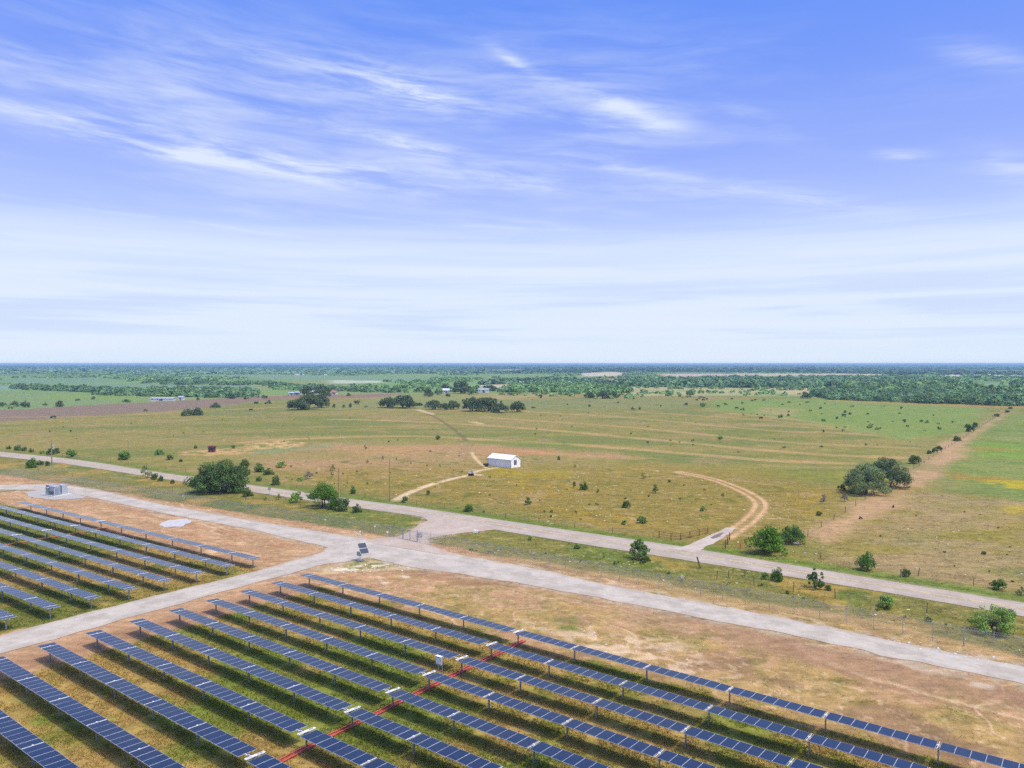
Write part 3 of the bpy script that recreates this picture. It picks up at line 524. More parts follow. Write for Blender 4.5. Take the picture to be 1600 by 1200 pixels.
PM = road_mat('chip seal', (.345, .288, .220, 1), (.40, .335, .262, 1), (.38, .29, .19, 1), .14)
strip_road('gravel_road', GRAV_U, GRAV_L, .03, GM, .60)
strip_road('gravel_road', CROSS_U, CROSS_L, .036, GM, .50)
strip_road('gravel_apron', GATE_A, GATE_B, .042, road_mat('dusty gravel', (.40, .315, .24, 1), (.43, .35, .27, 1), (.44, .31, .20, 1), .2), .35, .8)
strip_road('paved_road', ROAD_U, ROAD_L, .05, PM, .12)
strip_road('driveway', DRIVE_A, DRIVE_B, .060, road_mat('white gravel', (.40, .33, .255, 1), (.47, .40, .32, 1), (.44, .32, .21, 1), .1), .45, .8)
def centre_line():
    A = px(ROAD_U); B = px(ROAD_L); c = (A + B) / 2; n = 400; t = np.linspace(0, len(c) - 1.001, n); i = t.astype(int); f = (t - i)[:, None]; c = c[i] * (1 - f) + c[i + 1] * f
    d = np.gradient(c, axis=0); d /= np.hypot(*d.T)[:, None]; nrm = np.c_[-d[:, 1], d[:, 0]]
    V = []; F = []
    for off in (-.13, .13):
        b = len(V)
        for k in range(n):
            for e in (-.09, .09): q = c[k] + nrm[k] * (off + e); V.append((q[0], q[1], .112))
        for k in range(n - 1): F.append((b + 2 * k, b + 2 * k + 1, b + 2 * k + 3, b + 2 * k + 2))
    F = [f[::-1] for f in F]
    o = link(npmesh('road_marking', V, F, [mat('worn yellow paint', (.58, .44, .20), .8, 0, .4, 1.5)]), 'road_marking'); tag(o, kind='structure')
centre_line()
def pad(name, pts, z, m, jit=.3):
    P = px(pts); P = resamp(np.vstack([P, P[:1]]), 90)[:-1]; c = P.mean(0); d = P - c; P = P + d / np.hypot(*d.T)[:, None] * ((fbm(P[:, 0], P[:, 1], 1.5, 85, 3) - .5) * 2 * jit)[:, None]
    V = [(p[0], p[1], z) for p in P] + [(c[0], c[1], z + .03)]; n = len(P); F = [(k, (k + 1) % n, n) for k in range(n)]
    a = np.array(V)[list(F[0])]
    if np.cross(a[1] - a[0], a[2] - a[0])[2] < 0: F = [f[::-1] for f in F]
    o = link(npmesh(name, V, F, [m]), name); tag(o, kind='structure'); return o
PADM = mat('pale gravel pad', (.37, .345, .30), .9, 0, .12, 2.5, .2)
pad('gravel_pad', [(40, 769), (62, 766), (110, 768), (134, 777), (128, 779), (80, 781), (46, 776)], .048, PADM, .9)
pad('gravel_patch', [(249, 819), (262, 813), (292, 810), (297, 816), (284, 823), (256, 824)], .03, mat('white gravel patch', (.46, .44, .42), .9, 0, .15, 2.0, .2), .6)
pad('mud_patch', [(1110, 841), (1124, 834), (1131, 833), (1126, 839), (1114, 843)], .125, mat('damp mud', (.17, .13, .10), .8, 0, .2, 2))
# ------------------------------------------------------------------ solar panels
def module_mesh():
    b = MB(); hx, hy, fr, t = .4925, .82, .013, .018
    for (a, c, d, e) in ((-hx, hx, -hy, -hy + fr), (-hx, hx, hy - fr, hy), (-hx, -hx + fr, -hy + fr, hy - fr), (hx - fr, hx, -hy + fr, hy - fr)): b.box(a, c, d, e, -t, t, 1)
    b.box(-hx + fr, hx - fr, -hy + fr, hy - fr, -t + .004, t - .004, 0); return b.mesh('solar_panel', [M['glass'], M['frame']])
MOD = module_mesh()
TILT, PH = -.058, 1.5
POST = MB().box(-.05, .05, -.075, -.06, -.1, PH - .10).box(-.05, .05, .06, .075, -.1, PH - .10).box(-.012, .012, -.06, .06, -.1, PH - .10).mesh('support_post', M['galv'])
_b = MB().box(-.012, .012, -.80, .80, .00, .04).box(-.07, .07, -.09, .09, -.16, .0).box(-.09, .09, -.06, .06, .04, .06); CLAMP = _b.mesh('clamp', M['white_metal'])
_b = MB()      # slotted white end plate with its small gearbox
_b.box(-.03, .03, -.84, .84, -.015, .05); _b.box(-.17, -.03, -.84, -.70, -.015, .015).box(-.17, -.03, .70, .84, -.015, .015).box(-.17, -.03, -.22, .22, -.015, .015).box(-.20, -.17, -.84, .84, -.015, .05)
BRACK = _b.mesh('end_bracket', M['white_metal'])
_b = MB().box(-.165, -.035, -.68, -.24, .085, .10).box(-.165, -.035, .24, .68, .085, .10).box(-.28, .05, -.14, .14, -.36, -.04).tube((-.12, -.35, -.2), (-.12, .35, -.2), .07); GEAR = _b.mesh('gearbox_and_slot_shade', M['trim'])  # two thin dark plates imitate the shade inside the bracket's slots
_b = MB(); pts = [(-.95, -.25, .0), (-.80, -.16, .06), (-.62, -.24, .03), (-.45, -.12, .07), (-.30, -.05, .0)]
for p, q in zip(pts, pts[1:]): _b.tube(p, q, .035, n=6)
WIRE = _b.mesh('cable_loop', M['black'])
_b = MB()
for p, q in zip(pts, pts[1:]): _b.tube((p[0] + .06, p[1] - .10, p[2] - .02), (q[0] + .06, q[1] - .10, q[2] - .02), .03, n=6)
WIRE2 = _b.mesh('white_cable', M['white_metal'])
def project(x, y, z):
    dz = z - CAMH; c, s = cos(PITCH), sin(PITCH); d = y * c - dz * s
    return (None, None) if d < 1 else (800 + FOC * x / d, 600 - FOC * (y * s + dz * c) / d)
def rowchild(me, name, root, X, ry, z=PH, tilt=TILT):
    o = bpy.data.objects.new(name, me); C.objects.link(o); o.parent = root; o.location = (X, ry, z); o.rotation_euler = (tilt, 0, 0); return o
def tracker(label, group, X0, Yc, tables, motorX, joints, yaw=YAW, pivot=None):
    """tables: start X of every module; motorX: where the drive sits"""
    ox, oy = (rw(motorX, Yc) if pivot is None else pivot(motorX, Yc))
    root = empty('solar_panel_row', (ox, oy, 0), yaw); tag(root, label, 'solar panels', group)
    cy, sy = cos(yaw), sin(yaw); seen = []
    for X in tables:
        dx = X + .4925 - motorX; wx_, wy_ = ox + dx * cy, oy + dx * sy; u, v = project(wx_, wy_, PH)
        if u is None or u < -170 or u > 1770 or v > 1290: continue
        o = rowchild(MOD, 'solar_panel', root, dx, 0, PH + RNG.normal(0, .006)); o.rotation_euler = (TILT + RNG.normal(0, .004), RNG.normal(0, .003), 0); seen.append(dx)
    if not seen: return root
    a, b = min(seen) - .55, max(seen) + .55
    MB().tube((a, 0, PH - .11), (b, 0, PH - .11), .065, n=8).build('torque_tube', M['galv'], root)
    for J in joints:
        dx = J - motorX
        if a - .5 < dx < b + .5:
            o = rowchild(POST, 'support_post', root, dx, 0, 0, 0); rowchild(CLAMP, 'clamp', root, dx, 0)
    if a - 1 < 0 < b + 1:
        rowchild(BRACK, 'end_bracket', root, .12, 0, PH + .10); rowchild(GEAR, 'gearbox_and_slot_shade', root, .05, 0, PH, 0)
        rowchild(WIRE, 'cable_loop', root, 0, 0, PH + .02); rowchild(WIRE2, 'white_cable', root, 0, 0, PH + .05); rowchild(POST, 'support_post', root, .0, 0, 0, 0)
    return root
ordn = ['first', 'second', 'third', 'fourth', 'fifth', 'sixth', 'seventh', 'eighth', 'ninth', 'tenth']
for k in range(10):
    Yc = 65.53 - k * 4.709; mods = []; J = []
    x = -49.92
    for bay in range(5):
        x0 = x - 7.09 * (bay + 1); mods += [x0 + .045 + i for i in range(7)]; J.append(x0)
    mods.append(-49.92 - 35.45 - 1.03)
    xr = -48.82; mods += [xr + i for i in range(7)]; xj = -41.74; J.append(xj)
    for bay in range(5): mods += [xj + .15 + 1.005 * i for i in range(8)]; xj += 8.3; J.append(xj)
    lab = ('blue solar panel row bordering the bare tan ground, first of the nearer block' if k == 0 else
           'blue solar panel row, %s from the bare tan ground in the nearer block' % ordn[k]) if k < 9 else 'row of blue solar panels cut off in the bottom left corner'
    tracker(lab, 'solar panel rows in the nearer block', 0, Yc, mods, -49.07, J)
def lpivot(X, Y):      # the farther block is turned a little
    dX = X + 98.5; c, s = cos(.037), sin(.037); return rw(-98.5 + dX * c, Y + dX * s)
for k in range(9):
    Yc = 66.45 - k * 4.72; mods = []; J = []; motor = -145.4 if k else -145.9
    xr = motor + .3; mods += [xr + i for i in range(7)]; xj = xr + 7.08; J.append(xj)
    for bay in range(4): mods += [xj + .15 + 1.005 * i for i in range(8)]; xj += 8.3; J.append(xj)
    mods += [xj + .15 + 1.005 * i for i in range(6)]; J.append(xj + 5.3)
    x = motor - .8
    for bay in range(5): x0 = x - 7.09 * (bay + 1); mods += [x0 + .045 + i for i in range(7)]; J.append(x0)
    if k == 0: mods = [q for q in mods if q > -181]
    lab = ('pale blue solar panel row across the service road, bordering the orange soil' if k == 0 else 'pale blue solar panel row across the service road, %s from the orange soil' % ordn[k])
    tracker(lab, 'solar panel rows beyond the service road', 0, Yc, mods, motor, J, YAW + .037, lpivot)
def conduit(label, P, Q, m, w0=.5):
    p = np.array(P); q = np.array(Q); d = q - p; Ln = np.hypot(*d); rz = math.atan2(d[1], d[0]); root = empty('conduit_run', (*p, 0), rz); tag(root, label, 'conduit')
    n = int(Ln / 1.5); V = []; F = []
    for i in range(n + 1):
        t = i / n * Ln; off = (fbm(np.array([t]), np.array([0.0]), 4, 95)[0] - .5) * .35
        for s in (-1, 1): V.append((t, off + s * w0 / 2, .03 + .02 * random.random()))
    for i in range(n): F.append((2 * i, 2 * i + 2, 2 * i + 3, 2 * i + 1))
    link(npmesh('ground_strip', V, F, [m]), 'ground_strip', root)
    for s in (-1, 1):
        b = MB(); last = None
        for i in range(n + 1):
            t = i / n * Ln; off = (fbm(np.array([t]), np.array([0.0]), 4, 95)[0] - .5) * .35 + s * w0 * .42; pt = (t, off, .14 + .04 * sin(t * 1.7 + s))
            if last: b.tube(last, pt, .055, n=6, cap=False)
            last = pt
        b.build('pipe', m, root, smooth=True)
conduit('bright red pair of conduits crossing under the nearer panel rows', rw(-49.3, 67.0), rw(-49.3, 24), M['red'], .55)
conduit('rust coloured conduit run crossing under the panel rows beyond the service road', lpivot(-145.6, 67.6), lpivot(-145.6, 44), M['redsoil'], .45)
# ------------------------------------------------------------------ equipment
def combiner():
    x, y = un(686, 1056); r = empty('combiner_box', (x, y, 0), YAW); tag(r, 'small grey electrical cabinet on posts beside a panel row bracket', 'electrical cabinet')
    MB().box(-.33, .33, -.13, .13, 1.15, 1.95).build('cabinet', M['cabinet'], r); MB().box(-.36, .36, -.17, .17, 1.953, 2.0).build('cap', M['white_metal'], r); MB().box(-.25, .25, -.155, -.133, 1.25, 1.85).build('door', M['white_metal'], r)
    for s in (-1, 1): MB().box(s * .26 - .04, s * .26 + .04, .133, .19, 0, 1.9).build('support_post', M['galv'], r)
combiner()
def inverter():
    x, y = un(83, 774); rz = YAW * .9; r = empty('inverter_station', (x, y, 0), rz); tag(r, 'cluster of grey inverter and transformer cabinets on a gravel pad', 'electrical equipment')
    MB().box(-3.2, 2.6, -1.3, 2.9, .05, .22).build('base_slab', M['concrete'], r)
    c = MB().box(.2, 2.4, -.9, .5, .22, 2.3).build('inverter_cabinet', M['cabinet'], r)
    b = MB()
    for i in range(4): b.box(.35 + i * .5, .68 + i * .5, -.93, -.903, .5, 1.2)
    b.build('vent', M['vent'], c); b = MB().box(2.403, 2.43, -.7, .3, .45, 2.0); b.build('cabinet_door', M['cabinet_dark'], c)
    MB().box(.12, 2.48, -.98, .58, 2.303, 2.38).build('cabinet_roof', M['tin'], c)
    t = MB().box(-1.3, -.1, -1.05, .25, .22, 1.85).build('transformer', M['cabinet_teal'], r); b = MB()
    for i in range(6): b.box(-.07, .0, -.9 + i * .18, -.84 + i * .18, .5, 1.6)
    b.build('cooling_fins', M['cabinet_dark'], t); MB().box(-1.35, -.05, -1.1, .3, 1.853, 1.9).build('lid', M['cabinet'], t)
    c = MB().box(-3.0, -1.5, -.2, 1.1, .22, 2.2).build('inverter_cabinet', M['cabinet_dark'], r); b = MB()
    for i in range(3): b.box(-2.9 + i * .5, -2.6 + i * .5, -.23, -.203, .5, 1.5)
    b.build('vent', M['cabinet'], c); MB().box(-3.05, -1.45, -.25, 1.15, 2.203, 2.27).build('cabinet_roof', M['cabinet'], c)
    c = MB().box(-.6, 1.8, 1.1, 2.4, .22, 2.35).build('switchgear', M['cabinet'], r)
inverter()
def station():
    x, y = un(562.5, 876); r = empty('weather_station', (x, y, 0), -.35); tag(r, 'white weather mast with a tilted pair of solar panels at the road junction', 'weather station')
    MB().box(-.35, .35, -.3, .3, 0, .22).build('footing', M['concrete'], r)
    MB().tube((0, 0, .22), (0, 0, 4.5), .06, .045).build('mast', M['white_metal'], r)
    MB().tube((-.22, 0, 4.05), (.22, 0, 4.05), .05).tube((0, 0, 4.5), (0, 0, 4.7), .13, .1, 10).box(-.3, -.18, -.06, .06, 4.0, 4.15).build('sensor_head', M['white_metal'], r)
    MB().box(-.38, .32, -.34, -.08, .85, 1.45).build('control_box', M['cabinet_teal'], r)
    # panel pair, leaning back and facing right
    p = empty('panel_frame', (0, 0, 0)); p.parent = r
    n = np.array((.62, -.35, .70)); n /= np.linalg.norm(n); a = np.array((.55, .83, 0)); a /= np.linalg.norm(a); a -= n * a.dot(n); a /= np.linalg.norm(a); b_ = np.cross(n, a); cen = np.array((.68, -.15, 2.05))
    bpy.data.objects.remove(p)
    def slab(name, m, u0, u1, v0, v1, t0, t1, par):
        q = MB(); V = [cen + a * u + b_ * v + n * t for t in (t0, t1) for (u, v) in ((u0, v0), (u1, v0), (u1, v1), (u0, v1))]; q.v = [tuple(k) for k in V]
        for f in ((0, 3, 2, 1), (4, 5, 6, 7), (0, 1, 5, 4), (1, 2, 6, 5), (2, 3, 7, 6), (3, 0, 4, 7)): q.f.append(f); q.mi.append(0)
        return q.build(name, m, par)
    fr = slab('panel_frame', M['white_metal'], -.72, .72, -.98, .98, -.03, .0, r)
    slab('solar_panel', M['glass'], -.69, .69, -.95, -.035, .003, .02, fr); slab('solar_panel', M['glass'], -.69, .69, .035, .95, .003, .02, fr)
    MB().tube((0, 0, 1.9), tuple(cen - n * .04), .05).build('bracket_arm', M['galv'], r)
station()
def line_posts(root, P, Q, spacing, h, rad, m, name='post', wires=(), wm=None, jitter=0.0, ps=None):
    p = np.array(P); q = np.array(Q); d = q - p; Ln = np.hypot(*d); n = max(1, round(Ln / spacing)); me = MB().tube((0, 0, -.1), (0, 0, h), rad, rad * .9, 6).mesh(name, m)
    for i in range(n + 1):
        t = i / n * Ln; o = link(me, name, root, (t, 0, 0))
        if jitter: o.rotation_euler = (RNG.normal(0, jitter), RNG.normal(0, jitter), 0); o.scale = (1, 1, 1 + RNG.normal(0, .06))
    return Ln
def chain_fence(label, P, Q, h=1.95):
    p = np.array(P); q = np.array(Q); d = q - p; r = empty('chain_link_fence', (*p, 0), math.atan2(d[1], d[0])); tag(r, label, 'fence', 'chain link fence round the solar site')
    Ln = line_posts(r, P, Q, 3.05, h + .28, .034, M['galv'])
    MB().poly([(0, 0, .03), (Ln, 0, .03), (Ln, 0, h), (0, 0, h)]).build('wire_mesh', M['chain'], r)
    b = MB()
    for k, (yy, zz) in enumerate(((0, h + .08), (0, h + .17), (0, h + .26))): b.tube((0, yy, zz), (Ln, yy, zz), .006, n=4)
    b.build('barbed_wire', M['galv'], r); MB().tube((0, 0, h), (Ln, 0, h), .016, n=5).build('top_wire', M['galv'], r)
    for t in (0, Ln): MB().tube((t, 0, -.1), (t, 0, h + .32), .075).build('corner_post', M['galv'], r)
    return r
F1, F2, F3, F4, F5, F6, F7 = un(610, 839), un(400, 804.5), un(287, 786.5), un(112, 757.5), un(-260, 712), un(652, 848), un(1506, 1010)
chain_fence('grey chain link fence stretch ending left of the site gate', F2, F1); chain_fence('grey chain link fence stretch in front of the big dark oak', F3, F2)
chain_fence('grey chain link fence stretch behind the inverter cabinets, running up to the oak', F4, F3); chain_fence('grey chain link fence stretch at the far left edge', F5, F4)
chain_fence('grey chain link fence right of the gate along the gravel road', F6, F7); chain_fence('grey chain link fence running out of the picture at the right', F7, un(1760, 1058))
def gate():
    p = np.array(un(629.5, 843)); q = np.array(F6); d = q - p; r = empty('site_gate', (*p, 0), math.atan2(d[1], d[0])); Ln = np.hypot(*d); tag(r, 'closed chain link vehicle gate between steel posts at the site entrance', 'gate')
    for t in (0, Ln): MB().tube((t, 0, -.1), (t, 0, 2.2), .08).build('gate_post', M['galv'], r)
    for a, b_ in ((.12, Ln / 2 - .05), (Ln / 2 + .05, Ln - .12)):
        f = MB().tube((a, 0, .15), (b_, 0, .15), .03).tube((a, 0, 1.85), (b_, 0, 1.85), .03).tube((a, 0, .15), (a, 0, 1.85), .03).tube((b_, 0, .15), (b_, 0, 1.85), .03).build('gate_leaf', M['galv'], r)
        MB().poly([(a, .002, .15), (b_, .002, .15), (b_, .002, 1.85), (a, .002, 1.85)]).build('wire_mesh', M['chain'], f)
    x, y = un(656, 847); s = empty('gate_sign', (x, y, 0), -.15); tag(s, 'white blank sign board hung at the right gate post', 'sign'); MB().box(-.42, .42, -.02, .02, .75, 1.65).build('board', M['tin'], s)
    for t in (-.35, .35): MB().tube((t, .05, 0), (t, .05, 1.7), .025).build('sign_post', M['galv'], s)
    # short wing of fence from the left corner post to the gate
    chain_fence('short chain link wing between corner post and gate', F1, tuple(p))
gate()
def plain_fence(label, P, Q, spacing, h=1.25, m='wood', rad=.06, name='wire_fence'):
    p = np.array(P); q = np.array(Q); d = q - p; r = empty(name, (*p, 0), math.atan2(d[1], d[0])); tag(r, label, 'fence'); Ln = line_posts(r, P, Q, spacing, h, rad, M[m], jitter=.05)
    b = MB()
    for z in (.35, .6, .85, 1.08): b.tube((0, .05, z), (Ln, .05, z), .008, n=4)
    b.build('barbed_wire', M['darkpost'], r); return r
plain_fence('low wire fence on wooden posts along the near verge of the paved road', un(1120, 905), un(1700, 1000), 5.2)
plain_fence('wire fence with wooden posts on the far verge right of the driveway', un(1215, 862), un(1720, 950), 7.5, 1.2)
plain_fence('wire fence on old posts climbing the dirt strip to the far trees', un(1262, 838), un(1576, 640), 9, 1.25)
plain_fence('wire fence on the far verge at left behind the roadside bushes', un(30, 706), un(290, 737), 9, 1.2)
plain_fence('wire fence on the far verge between the oak and the farm driveway', un(400, 754), un(1020, 842), 8, 1.15, 'wood', .045)
plain_fence('wire fence on the near verge left of the green roadside tree', un(60, 738), un(470, 795), 9, 1.1, 'wood', .045)
def pipe_fence():
    P = [(1030, 840), (1048.5, 844), (1063.7, 843.5), (1078, 840.6), (1092.6, 837), (1106, 834)]; W = [un(*p) for p in P]; o = W[0]; r = empty('pipe_fence', (*o, 0)); tag(r, 'rusty pipe fence left of the farm driveway mouth', 'fence')
    L_ = [(a[0] - o[0], a[1] - o[1]) for a in W]
    for a in L_: MB().tube((*a, -.1), (*a, 1.25), .07).build('post', M['rust'], r)
    for a, b in zip(L_, L_[1:]): MB().tube((*a, 1.1), (*b, 1.1), .035).tube((*a, .65), (*b, .65), .03).tube((*a, .25), (*b, .25), .03).build('rail', M['rust'], r)
    P = [(1133.5, 856.5), (1137, 851), (1140, 844)]; W = [un(*p) for p in P]; o = W[0]; r = empty('pipe_fence', (*o, 0)); tag(r, 'rusty pipe fence right of the farm driveway mouth', 'fence')
    L_ = [(a[0] - o[0], a[1] - o[1]) for a in W]
    for a in L_: MB().tube((*a, -.1), (*a, 1.35), .09).build('post', M['rust'], r)
    for a, b in zip(L_, L_[1:]): MB().tube((*a, 1.15), (*b, 1.15), .035).tube((*a, .65), (*b, .65), .03).build('rail', M['rust'], r)
pipe_fence()
def small_post(name, label, u, v, h, rad, m, lean=0.0, cat='post'):
    x, y = un(u, v); r = MB().tube((0, 0, -.15), (lean * h, 0, h), rad, rad * .9, 8).build(name, M[m], loc=(x, y, 0)); tag(r, label, cat); return r
small_post('leaning_post', 'tall dark wooden post leaning left beside the paved road', 1095, 888, 1.75, .13, 'wood', -.33)
small_post('wooden_post', 'short dark post in the grass just right of the leaning post', 1138.5, 902, 1.0, .08, 'wood')
small_post('wooden_post', 'stubby dark post closest to the pavement, right of the leaning post', 1145.5, 896, .8, .07, 'wood')
small_post('wooden_post', 'short dark post with slack wire, farthest right of three roadside stubs', 1164, 900, .95, .08, 'wood')
small_post('wooden_post', 'grey post standing against the small round bush on the far verge', 1408, 902, 1.2, .12, 'greywood')
def marker():
    x, y = un(1157, 858); r = empty('marker_post', (x, y, 0)); tag(r, 'orange red marker post on the verge by the driveway', 'marker post'); MB().tube((0, 0, 0), (0, 0, .9), .06).build('post', M['orange'], r); MB().box(-.13, .13, -.03, .03, .62, 1.05).build('plate', M['orange'], r)
    x, y = un(743, 832); r = MB().box(-.45, .45, -.2, .2, 0, .35).box(-.35, .35, -.12, .12, .353, .5).build('culvert_marker', M['white_metal'], loc=(x, y, 0)); tag(r, 'small white culvert block on the verge near the site entrance', 'marker')
    x, y = un(421, 773); r = empty('road_sign', (x, y, 0), .5); tag(r, 'grey green road sign seen from behind at the roadside', 'sign'); MB().tube((0, 0, 0), (0, 0, 1.8), .04).build('sign_post', M['galv'], r); MB().box(-.35, .35, -.03, -.045 + .02, 1.1, 1.85).build('board', M['signgreen'], r)
    x, y = un(1066, 913); r = empty('fence_sign', (x, y, 0), -.6); tag(r, 'little white square sign low on the fence', 'sign'); MB().box(-.22, .22, -.02, .02, .9, 1.25).build('board', M['white_metal'], r); MB().tube((0, .05, 0), (0, .05, 1.2), .025).build('sign_post', M['galv'], r)
    for u, v, lab in ((509, 812, 'small white warning plate on the fence below the green tree'), (586, 823, 'small white warning plate on the fence, middle of three'), (606, 832, 'small white warning plate beside the fence corner post'), (287, 774, 'small white plate on the fence in front of the oak')):
        x, y = un(u, v + 8); o = MB().box(-.16, .16, -.015, .015, .9, 1.2).tube((0, .03, 0), (0, .03, 1.2), .015, n=6).build('warning_plate', M['white_metal'], loc=(x, y - .25, 0)); tag(o, lab, 'sign', 'warning plates on the chain link fence')
marker()
def pole(label, u, v, h, m, rad=.14, arm=False, can=False):
    x, y = un(u, v); r = empty('utility_pole', (x, y, 0), .5); tag(r, label, 'utility pole', 'wooden utility poles'); MB().tube((0, 0, -.2), (0, 0, h), rad, rad * .7, 10).build('pole', M[m], r)
    if arm: MB().box(-.9, .9, -.07, .07, h - .7, h - .55).build('crossarm', M[m], r); MB().tube((0, 0, h), (0, 0, h + .25), .05).tube((-.8, 0, h - .55), (-.8, 0, h - .35), .05).tube((.8, 0, h - .55), (.8, 0, h - .35), .05).build('insulator', M['cabinet'], r)
    if can: MB().tube((.38, 0, h - 2.9), (.38, 0, h - 1.7), .28, .28, 12).build('transformer_can', M['cabinet'], r); MB().box(-.05, .3, -.05, .05, h - 2.3, h - 2.2).build('bracket', M['galv'], r); MB().box(-.5, .5, -.06, .06, h - .9, h - .78).build('crossarm', M[m], r)
pole('grey utility pole with a transformer can at the left roadside', 81, 727.5, 7.9, 'greywood', .17, can=True); pole('slim far pole standing behind the round bush at left', 200.5, 711, 5.4, 'greywood', .10)
pole('stout tan utility pole beside the bright green tree', 530, 798, 9.0, 'polewood', .20, arm=False); pole('thin tall pole at the end of the footpath in the field', 609, 783, 9.6, 'greywood', .12)
def shed():
    A = np.array(un(762.5, 727.5)); B = np.array(un(798, 731.5)); Cn = np.array(un(808.5, 728.5)); d = B - A; Ln = np.hypot(*d) * 1.0; rz = math.atan2(d[1], d[0]); wdt = 4.6
    r = empty('white_shed', (*A, 0), rz); tag(r, 'white metal gabled shed alone in the pasture', 'shed'); h, rg = 2.35, 3.55
    MB().box(0, Ln, 0, .12, 0, h).box(0, Ln, wdt - .12, wdt, 0, h).build('side_wall', M['white_wall'], r)
    for x0 in (0, Ln - .12):
        b = MB(); x1 = x0 + .12; y0, y1 = .123, wdt - .123; P = [(y0, 0), (y1, 0), (y1, h), (wdt / 2, rg - .05), (y0, h)]; n = 5; k = len(b.v); b.v += [(x0, p[0], p[1]) for p in P] + [(x1, p[0], p[1]) for p in P]
        b.f += [tuple(range(n))[::-1], tuple(range(n, 2 * n))] + [(i, (i + 1) % n, n + (i + 1) % n, n + i) for i in range(n)]; b.mi += [0] * (n + 2)
        b.build('gable_wall', M['white_gable'], r)
    rf = MB()
    for s in (0, 1):
        y0, y1 = (-.2, wdt / 2) if s == 0 else (wdt + .2, wdt / 2); z0, z1 = h - .03, rg
        pts = [(-.2, y0, z0), (Ln + .2, y0, z0), (Ln + .2, y1, z1), (-.2, y1, z1)]; k = len(rf.v); rf.v += pts + [(p[0], p[1], p[2] + .08) for p in pts]
        for f in ((0, 3, 2, 1), (4, 5, 6, 7), (0, 1, 5, 4), (1, 2, 6, 5), (2, 3, 7, 6), (3, 0, 4, 7)): rf.f.append(tuple(k + i for i in f)); rf.mi.append(0)
    rf.build('roof', M['white_metal'], r)
    w = MB().box(Ln + .003, Ln + .04, 1.55, 2.75, .75, 2.2).build('window', M['glassdark'], r); MB().box(Ln + .04, Ln + .06, 2.12, 2.18, .75, 2.2).build('mullion', M['white_metal'], w)
    b = MB()
    for x0, y0 in ((-.03, -.03), (Ln - .03, -.03)): b.box(x0, x0 + .10, y0, y0 + .10, 0, h - .05)
    b.box(.1, Ln - .1, -.04, -.003, h - .14, h - .06); b.build('trim', M['trim'], r)
    b = MB()
    for i in range(1, int(Ln / .9)): b.box(i * .9 - .02, i * .9 + .02, -.025, -.003, .05, h - .15)
    b.build('ribs', M['white_wall'], r)
    x, y = un(760, 729); t = empty('spare_wheel_trailer', (x, y, 0), .3); tag(t, 'small black trailer frame parked against the white shed', 'trailer')
    for s in (-.6, .6): MB().tube((0, s - .09, .36), (0, s + .09, .36), .36, n=14).build('wheel', M['black'], t)
    MB().box(-.9, .6, -.45, .45, .45, .95).box(.6, 1.3, -.04, .04, .5, .58).build('bed', M['black'], t)
    x, y = un(734, 743.5); t = empty('feed_trough', (x, y, 0), .2); tag(t, 'black feed tub with pale lid at the bend of the footpath', 'feed trough'); MB().tube((0, 0, 0), (0, 0, .75), .42, .5, 14).tube((.7, 0, 0), (.7, 0, .65), .4, .45, 14).build('tub', M['black'], t); MB().tube((0, 0, .753), (0, 0, .85), .5, .45, 14).build('lid', M['tin'], t)
    x, y = un(737.5, 740); t = MB().box(-.3, .3, -.3, .3, 0, .9).tube((0, 0, .9), (0, 0, 1.5), .12, .05).build('water_valve', M['cabinet_teal'], loc=(x, y, 0)); tag(t, 'teal water valve housing just behind the black tub', 'valve')
shed()
def farm_building(name, label, u0, u1, v, hm, wall, roof, rz=0.0, depth=6.0, gh=1.2, cat='building', door=True, group=None):
    a = np.array(un(u0, v)); b = np.array(un(u1, v)); Ln = np.hypot(*(b - a)); r = empty(name, (*a, 0), rz); tag(r, label, cat, group)
    MB().box(0, Ln, 0, depth, 0, hm).build('wall', M[wall], r)
    q = MB(); y0, ym, y1 = -.3, depth / 2, depth + .3; z0, zm = hm + .003, hm + gh
    q.v = [(-.3, y0, z0), (Ln + .3, y0, z0), (Ln + .3, y1, z0), (-.3, y1, z0), (-.3, ym, zm), (Ln + .3, ym, zm)]; q.f = [(0, 1, 5, 4), (2, 3, 4, 5), (0, 4, 3), (1, 2, 5), (0, 3, 2, 1)]; q.mi = [0] * 5; q.build('roof', M[roof], r)
    if door:
        MB().box(Ln * .4, Ln * .4 + min(2.5, Ln * .3), -.03, -.003, 0, hm * .8).build('door', M['trim'], r)
        for k in range(max(1, min(5, int(Ln / 5)))): MB().box(1 + k * 4.2, 2 + k * 4.2, -.035, -.003, hm * .45, hm * .8).build('window', M['glassdark'], r)
    return r
farm_building('small_shed', 'small dark red shed on a bare patch at left', 325.5, 333.5, 706.5, 1.7, 'barnred', 'barnred', -.2, 1.6, .5, 'shed')
farm_building('long_barn', 'long white barn beyond the ploughed field at left', 235, 269, 626.5, 2.0, 'farwhite', 'tin', .05, 7, .9, 'barn')
farm_building('farm_house', 'small white house right of the long barn', 278, 285, 625.5, 2.6, 'farwhite', 'tin', .1, 5, 1.0, 'house')
farm_building('metal_shed', 'pale tin shed left of the farmstead trees', 451, 459, 618, 2.4, 'cabinet', 'tin', .2, 6, 1.0, 'shed'); farm_building('metal_shed', 'blue grey tin shed against the farmstead trees', 460, 468, 617.5, 2.6, 'cabinet', 'tin', -.1, 6, 1.0, 'shed')
farm_building('farm_house', 'brown farm house between the farmstead trees', 484, 491, 617, 3.2, 'brownwall', 'farwhite', 0, 7, 1.4, 'house'); farm_building('farm_house', 'house with a pinkish red roof right of the farmstead', 518, 525, 617, 2.6, 'farwhite', 'redroof', 0, 7, 1.6, 'house')
